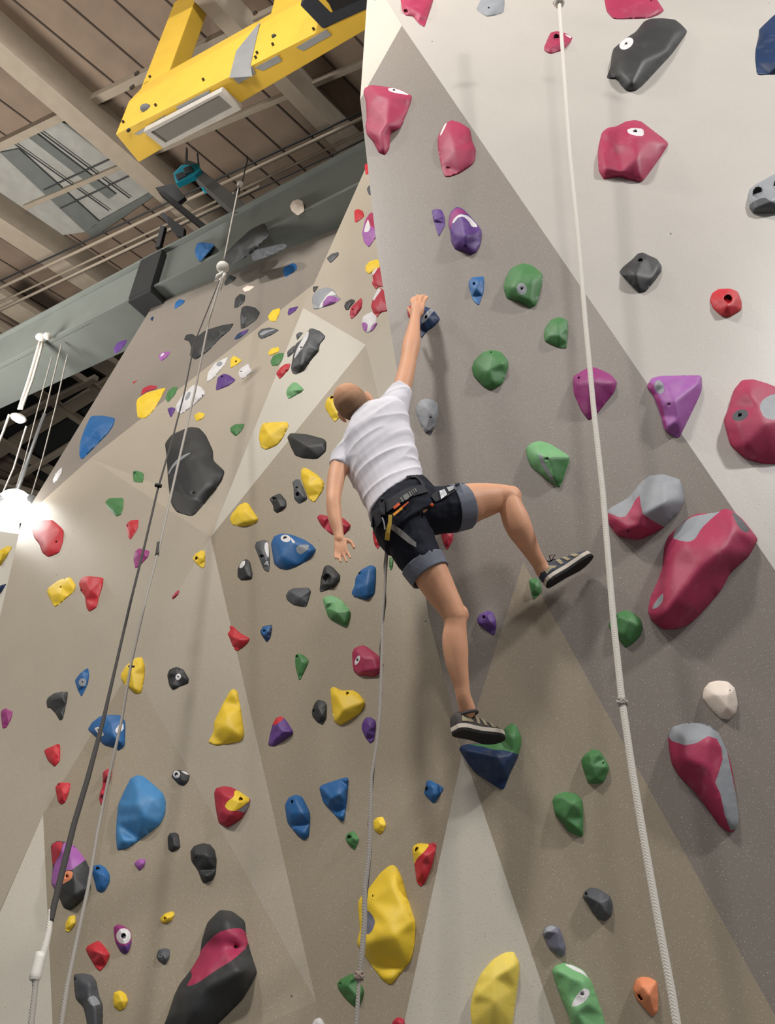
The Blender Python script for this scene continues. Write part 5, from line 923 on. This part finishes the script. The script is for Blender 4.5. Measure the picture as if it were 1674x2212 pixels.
# surface-following straps
bpy.context.view_layer.update()
dg = bpy.context.evaluated_depsgraph_get()
trees = [BVHTree.FromObject(o_, dg) for o_ in (so, sh, body)]
def surf(x, y, off=.006):
    best = None
    o_ = CO; d_ = ray(x, y).normalized()
    for t_ in trees:
        hit = t_.ray_cast(o_, d_)
        if hit[0] is not None and (best is None or hit[3] < best): best = hit[3]
    if best is None: return None
    return CO+d_*(best-off)
def strip(name, A, B, m_, parent, n=8, th=.004, off=.006):
    """band between two pixel polylines A and B, laid on the clothing"""
    q = MB(); P1 = cr([(a, b) for a, b in A], n); P2 = cr([(a, b) for a, b in B], n); L1 = []; lt = None
    for P_ in (P1, P2):
        row = []
        for x, y in P_:
            s_ = surf(x, y, off)
            if s_ is None: s_ = CO+ray(x, y).normalized()*(lt if lt else (PB-CO).length)
            lt = (s_-CO).length; row.append(s_)
        L1.append(row)
    k = min(len(L1[0]), len(L1[1])); M3 = 3; rows = []
    for j in range(M3+1):
        f = j/M3; rows.append([L1[0][i]*(1-f)+L1[1][i]*f for i in range(k)])
    b0 = len(q.v); 
    for R_ in rows: q.v += R_
    for R_ in rows: q.v += [p+CF*th for p in R_]
    N_ = (M3+1)*k
    for j in range(M3):
        for i in range(k-1):
            a = j*k+i; q.f.append((a, a+1, a+k+1, a+k)); q.mi.append(0); q.f.append((N_+a, N_+a+k, N_+a+k+1, N_+a+1)); q.mi.append(0)
    def side(ids):
        for u, v in zip(ids, ids[1:]): q.f.append((u, v, v+N_, u+N_)); q.mi.append(0)
    side(list(range(k))); side([M3*k+i for i in range(k)]); side([j*k for j in range(M3+1)]); side([j*k+k-1 for j in range(M3+1)])
    ob = q.build(name, m_, None, smooth=False); ob.parent = parent; ob.location = -Vector(PB) if parent is person else (0, 0, 0); return ob
HN = mat('harness_webbing', (36, 38, 46), .7, bump=.3, bscale=300); GWE = mat('grey_webbing', (132, 130, 128), .75); LET = mat('belt_print_grey', (120, 120, 118), .7)
ORG = mat('orange_tag', (232, 92, 40), .6); YTG = mat('amber_tag', (240, 160, 40), .6); YSL = mat('yellow_sling', (206, 172, 72), .7); WTG = mat('silver_buckle', (190, 194, 196), .4, metal=.4)
hn = strip('harness', [(800, 1108), (822, 1090), (850, 1070), (880, 1054), (915, 1046)], [(806, 1128), (828, 1112), (856, 1092), (886, 1074), (925, 1062)], HN, person, off=.012, th=.012)
hn['label'] = 'dark climbing harness belt with grey letters and orange tag'
def sp(name, px4, m_, off=.017, th=.003): return spx(name, px4, m_, off, th)
def spx(name, P, m_, off, th):
    ob = strip(name, [P[0], P[1]], [P[3], P[2]], m_, hn, n=3, th=th, off=off); return ob
# letter-like block marks on the belt
for P in ([(863, 1075), (867, 1073), (873, 1082), (869, 1085)], [(869, 1071), (873, 1069), (879, 1079), (875, 1081)], [(873, 1069), (876, 1067), (883, 1076), (879, 1079)], [(876, 1067), (880, 1065), (886, 1073), (882, 1076)],
          [(882, 1063), (885, 1061), (890, 1070), (887, 1072)], [(887, 1060), (889, 1059), (894, 1068), (892, 1069)], [(891, 1057), (893, 1056), (898, 1065), (896, 1066)], [(895, 1055), (897, 1054), (901, 1061), (899, 1063)]):
    sp('letter', P, LET)
sp('tag', [(848, 1096), (861, 1085), (865, 1090), (852, 1100)], ORG); sp('tag', [(848, 1110), (868, 1094), (870, 1099), (851, 1115)], YTG); sp('tag', [(868, 1094), (882, 1083), (883, 1085), (870, 1097)], ORG)
# rear buckle and belay gear
strip('gear_loop', [(800, 1115), (812, 1108), (822, 1104)], [(801, 1138), (812, 1140), (824, 1126)], HN, hn, off=.02, th=.01)
strip('strap', [(820, 1078), (819, 1092), (824, 1112)], [(829, 1078), (831, 1092), (832, 1112)], HN, hn, off=.03, th=.01)
def ballp(name, x, y, r, m_, off=.03):
    s_ = surf(x, y, off) or px(x, y, 2.85); q = MB(); q.ball(s_, r*dep(s_)/FPX, 12, 8); ob = q.build(name, m_, None, smooth=True); ob.parent = hn
ballp('knob', 825, 1079, 5, HN)
strip('sling', [(839, 1112), (838, 1128), (833, 1148), (831, 1166)], [(847, 1112), (846, 1130), (843, 1148), (841, 1168)], YSL, hn, off=.03, th=.008)
strip('strap_tail', [(844, 1130), (868, 1145), (885, 1160), (899, 1172)], [(843, 1142), (866, 1160), (884, 1174), (899, 1182)], GWE, hn, off=.012, th=.004)
strip('carabiner', [(824, 1118), (828, 1130), (830, 1144)], [(827, 1117), (831, 1129), (833, 1143)], WTG, hn, off=.035, th=.006)
strip('leg_loop', [(931, 1072), (945, 1060), (965, 1056), (985, 1048), (1001, 1043)], [(940, 1084), (955, 1078), (972, 1068), (988, 1056), (1000, 1047)], HN, hn, off=.012, th=.008)
strip('leg_buckle', [(949, 1060), (960, 1056)], [(953, 1078), (966, 1068)], WTG, hn, n=3, off=.02, th=.006); strip('leg_buckle', [(965, 1053), (978, 1048)], [(970, 1062), (981, 1055)], WTG, hn, n=3, off=.02, th=.006)
strip('leg_buckle', [(982, 1045), (992, 1042)], [(983, 1050), (994, 1046)], WTG, hn, n=3, off=.02, th=.006)
ballp('tag', 933, 1091, 4, ORG, .008)
strip('strap', [(878, 1028), (896, 1026), (908, 1032), (920, 1048)], [(877, 1033), (896, 1031), (905, 1038), (914, 1052)], HN, hn, off=.012, th=.006)
# shoes
UP = mat('shoe_upper_slate', (66, 70, 82), .75, var=.12, vscale=30, bump=.4, bscale=300); UP2 = mat('shoe_upper_taupe_grey', (72, 66, 66), .75, var=.12, vscale=30, bump=.4, bscale=300)
TAU = mat('shoe_panel_khaki', (160, 150, 122), .8); MID = mat('shoe_midsole_bone', (206, 196, 182), .7); OUT = mat('shoe_outsole_black', (28, 27, 28), .8, bump=.6, bscale=120)
def shoe(heel, toe, up, m_up, label, ankle):
    """heel, toe: points on the sole centreline; up: direction of the ankle"""
    ax = (toe-heel); L_ = ax.length; ax.normalize(); up = (up-ax*up.dot(ax)).normalized(); sd = ax.cross(up)
    W = [(0, .020), (.04, .030), (.12, .036), (.28, .035), (.42, .034), (.58, .041), (.74, .047), (.86, .043), (.94, .032), (1, .012)]
    def outline(s, z, z2=None):
        Lf = [heel+ax*(t*L_)+sd*(w*s)+up*(z+.012*max(0, t-.75)*4*.25) for t, w in W]; Rt = [heel+ax*(t*L_)-sd*(w*s)+up*(z+.012*max(0, t-.75)) for t, w in W]
        return Lf+Rt[::-1]
    root_q = MB(); q = root_q; seg = 20
    Hs = [(0, .050, .026), (.05, .066, .033), (.14, .076, .036), (.26, .074, .035), (.36, .070, .035), (.48, .062, .037), (.6, .052, .041), (.72, .043, .044), (.84, .036, .041), (.93, .03, .032), (1, .016, .014)]
    rings = []
    for t, hh, w_ in Hs:
        c = heel+ax*(t*L_)+up*.012
        rings.append([c+sd*(w_*math.copysign(abs(math.cos(a))**.75, math.cos(a)))+up*(hh*max(-.12, math.copysign(abs(math.sin(a))**.8, math.sin(a)))) for a in [2*math.pi*k/seg for k in range(seg)]])
    for R_ in rings: q.v += R_
    for i in range(len(rings)-1):
        for k in range(seg): q.f.append((i*seg+k, i*seg+(k+1) % seg, (i+1)*seg+(k+1) % seg, (i+1)*seg+k)); q.mi.append(0)
    q.f.append(tuple(range(seg))[::-1]); q.f.append(tuple((len(rings)-1)*seg+k for k in range(seg))); q.mi += [0, 0]
    ob = q.build('shoe', m_up, None, smooth=True); ob.parent = person; ob.location = -Vector(PB); ob['label'] = label
    s = ob.modifiers.new('s', 'SUBSURF'); s.levels = 1; s.render_levels = 1
    def child(q, n, m2, smooth=False, bevel=0):
        o2 = q.build(n, m2, None, smooth=smooth, bevel=bevel); o2.parent = ob; return o2
    q = MB(); q.loft(outline(1.06, .002), outline(1.1, .020)); child(q, 'midsole', MID, bevel=.003)
    q = MB(); q.loft(outline(1.02, -.010), outline(1.08, .003)); child(q, 'outsole', OUT, bevel=.003)
    def onside(t, z, k):
        for (t0, h0, w0), (t1, h1, w1) in zip(Hs, Hs[1:]):
            if t0 <= t <= t1:
                f = (t-t0)/(t1-t0); hh = h0+(h1-h0)*f; w_ = w0+(w1-w0)*f; a = math.asin(min(1, (z**(1/.8)))); return heel+ax*(t*L_)+up*(.012+hh*z)+sd*(k*(w_*math.cos(a)**.75+.0015))
    for k in (-1, 1):
        for pl_ in ([(.05, .25), (.2, .25), (.3, .32), (.2, .62), (.08, .6)], [(.36, .3), (.42, .28), (.44, .8), (.37, .8)], [(.5, .3), (.56, .3), (.55, .8), (.48, .82)], [(.64, .3), (.74, .3), (.7, .75), (.62, .75)]):
            pts = dens(pl_, .06); P_ = [onside(t, z, k) for t, z in pts]; c_ = sum(P_, Vector())/len(P_)
            cz = sum(p[1] for p in pts)/len(pts); ct = sum(p[0] for p in pts)/len(pts); cc_ = onside(ct, cz, k)+sd*k*.001
            q = MB(); n_ = len(P_); q.v = P_+[cc_]; q.f = [(i, (i+1) % n_, n_) for i in range(n_)]; q.mi = [0]*n_
            me = mesh_from(q.v, q.f); o2 = link('panel', me, TAU); o2.parent = ob
            sm_ = o2.modifiers.new('t', 'SOLIDIFY'); sm_.thickness = .002; sm_.offset = 0
    q = MB()
    for i in range(4):
        t = .40+.08*i; hh = .072-.02*i*.6; pts = [heel+ax*((t+.02*math.sin(j))*L_)+up*(.012+hh*math.sqrt(max(0, 1-(j/3.6)**2))+.003)+sd*(.007*j) for j in (-3, -2, -1, 0, 1, 2, 3)]
        q.tube(pts, .0022, 6)
    kp = heel+ax*(.37*L_)+up*.086
    for s_ in (-1, 1): q.tube([kp, kp+sd*.02*s_+up*.02, kp+sd*.03*s_+up*.004+ax*.02, kp], .0024, 6)
    child(q, 'laces', BLACK, smooth=True)
    q = MB(); col_ = [ankle+(ax*math.cos(a)*.040+sd*math.sin(a)*.033)-up*.016+ax*.004+up*(.008*math.cos(a)) for a in [2*math.pi*k/20 for k in range(21)]]
    q.tube(col_, .007, 8); child(q, 'heel_collar', m_up, smooth=True)
    return ob
h1 = px(1181, 1262, 3.10); t1 = px(1279, 1203, 3.14); shoe(h1, t1, px(1160, 1205, 3.08)-px(1185, 1250, 3.12)+CF*.07, UP, 'slate running shoe of the raised right foot with khaki panels', px(1180, 1238, 3.11))
h2 = px(983, 1578, 3.03); t2 = px(1085, 1599, 3.20); shoe(h2, t2, px(1003, 1500, 3.03)-px(1012, 1560, 3.06)+CF*.06, UP2, 'taupe-grey running shoe of the left foot standing on the hold', px(1009, 1534, 3.06))
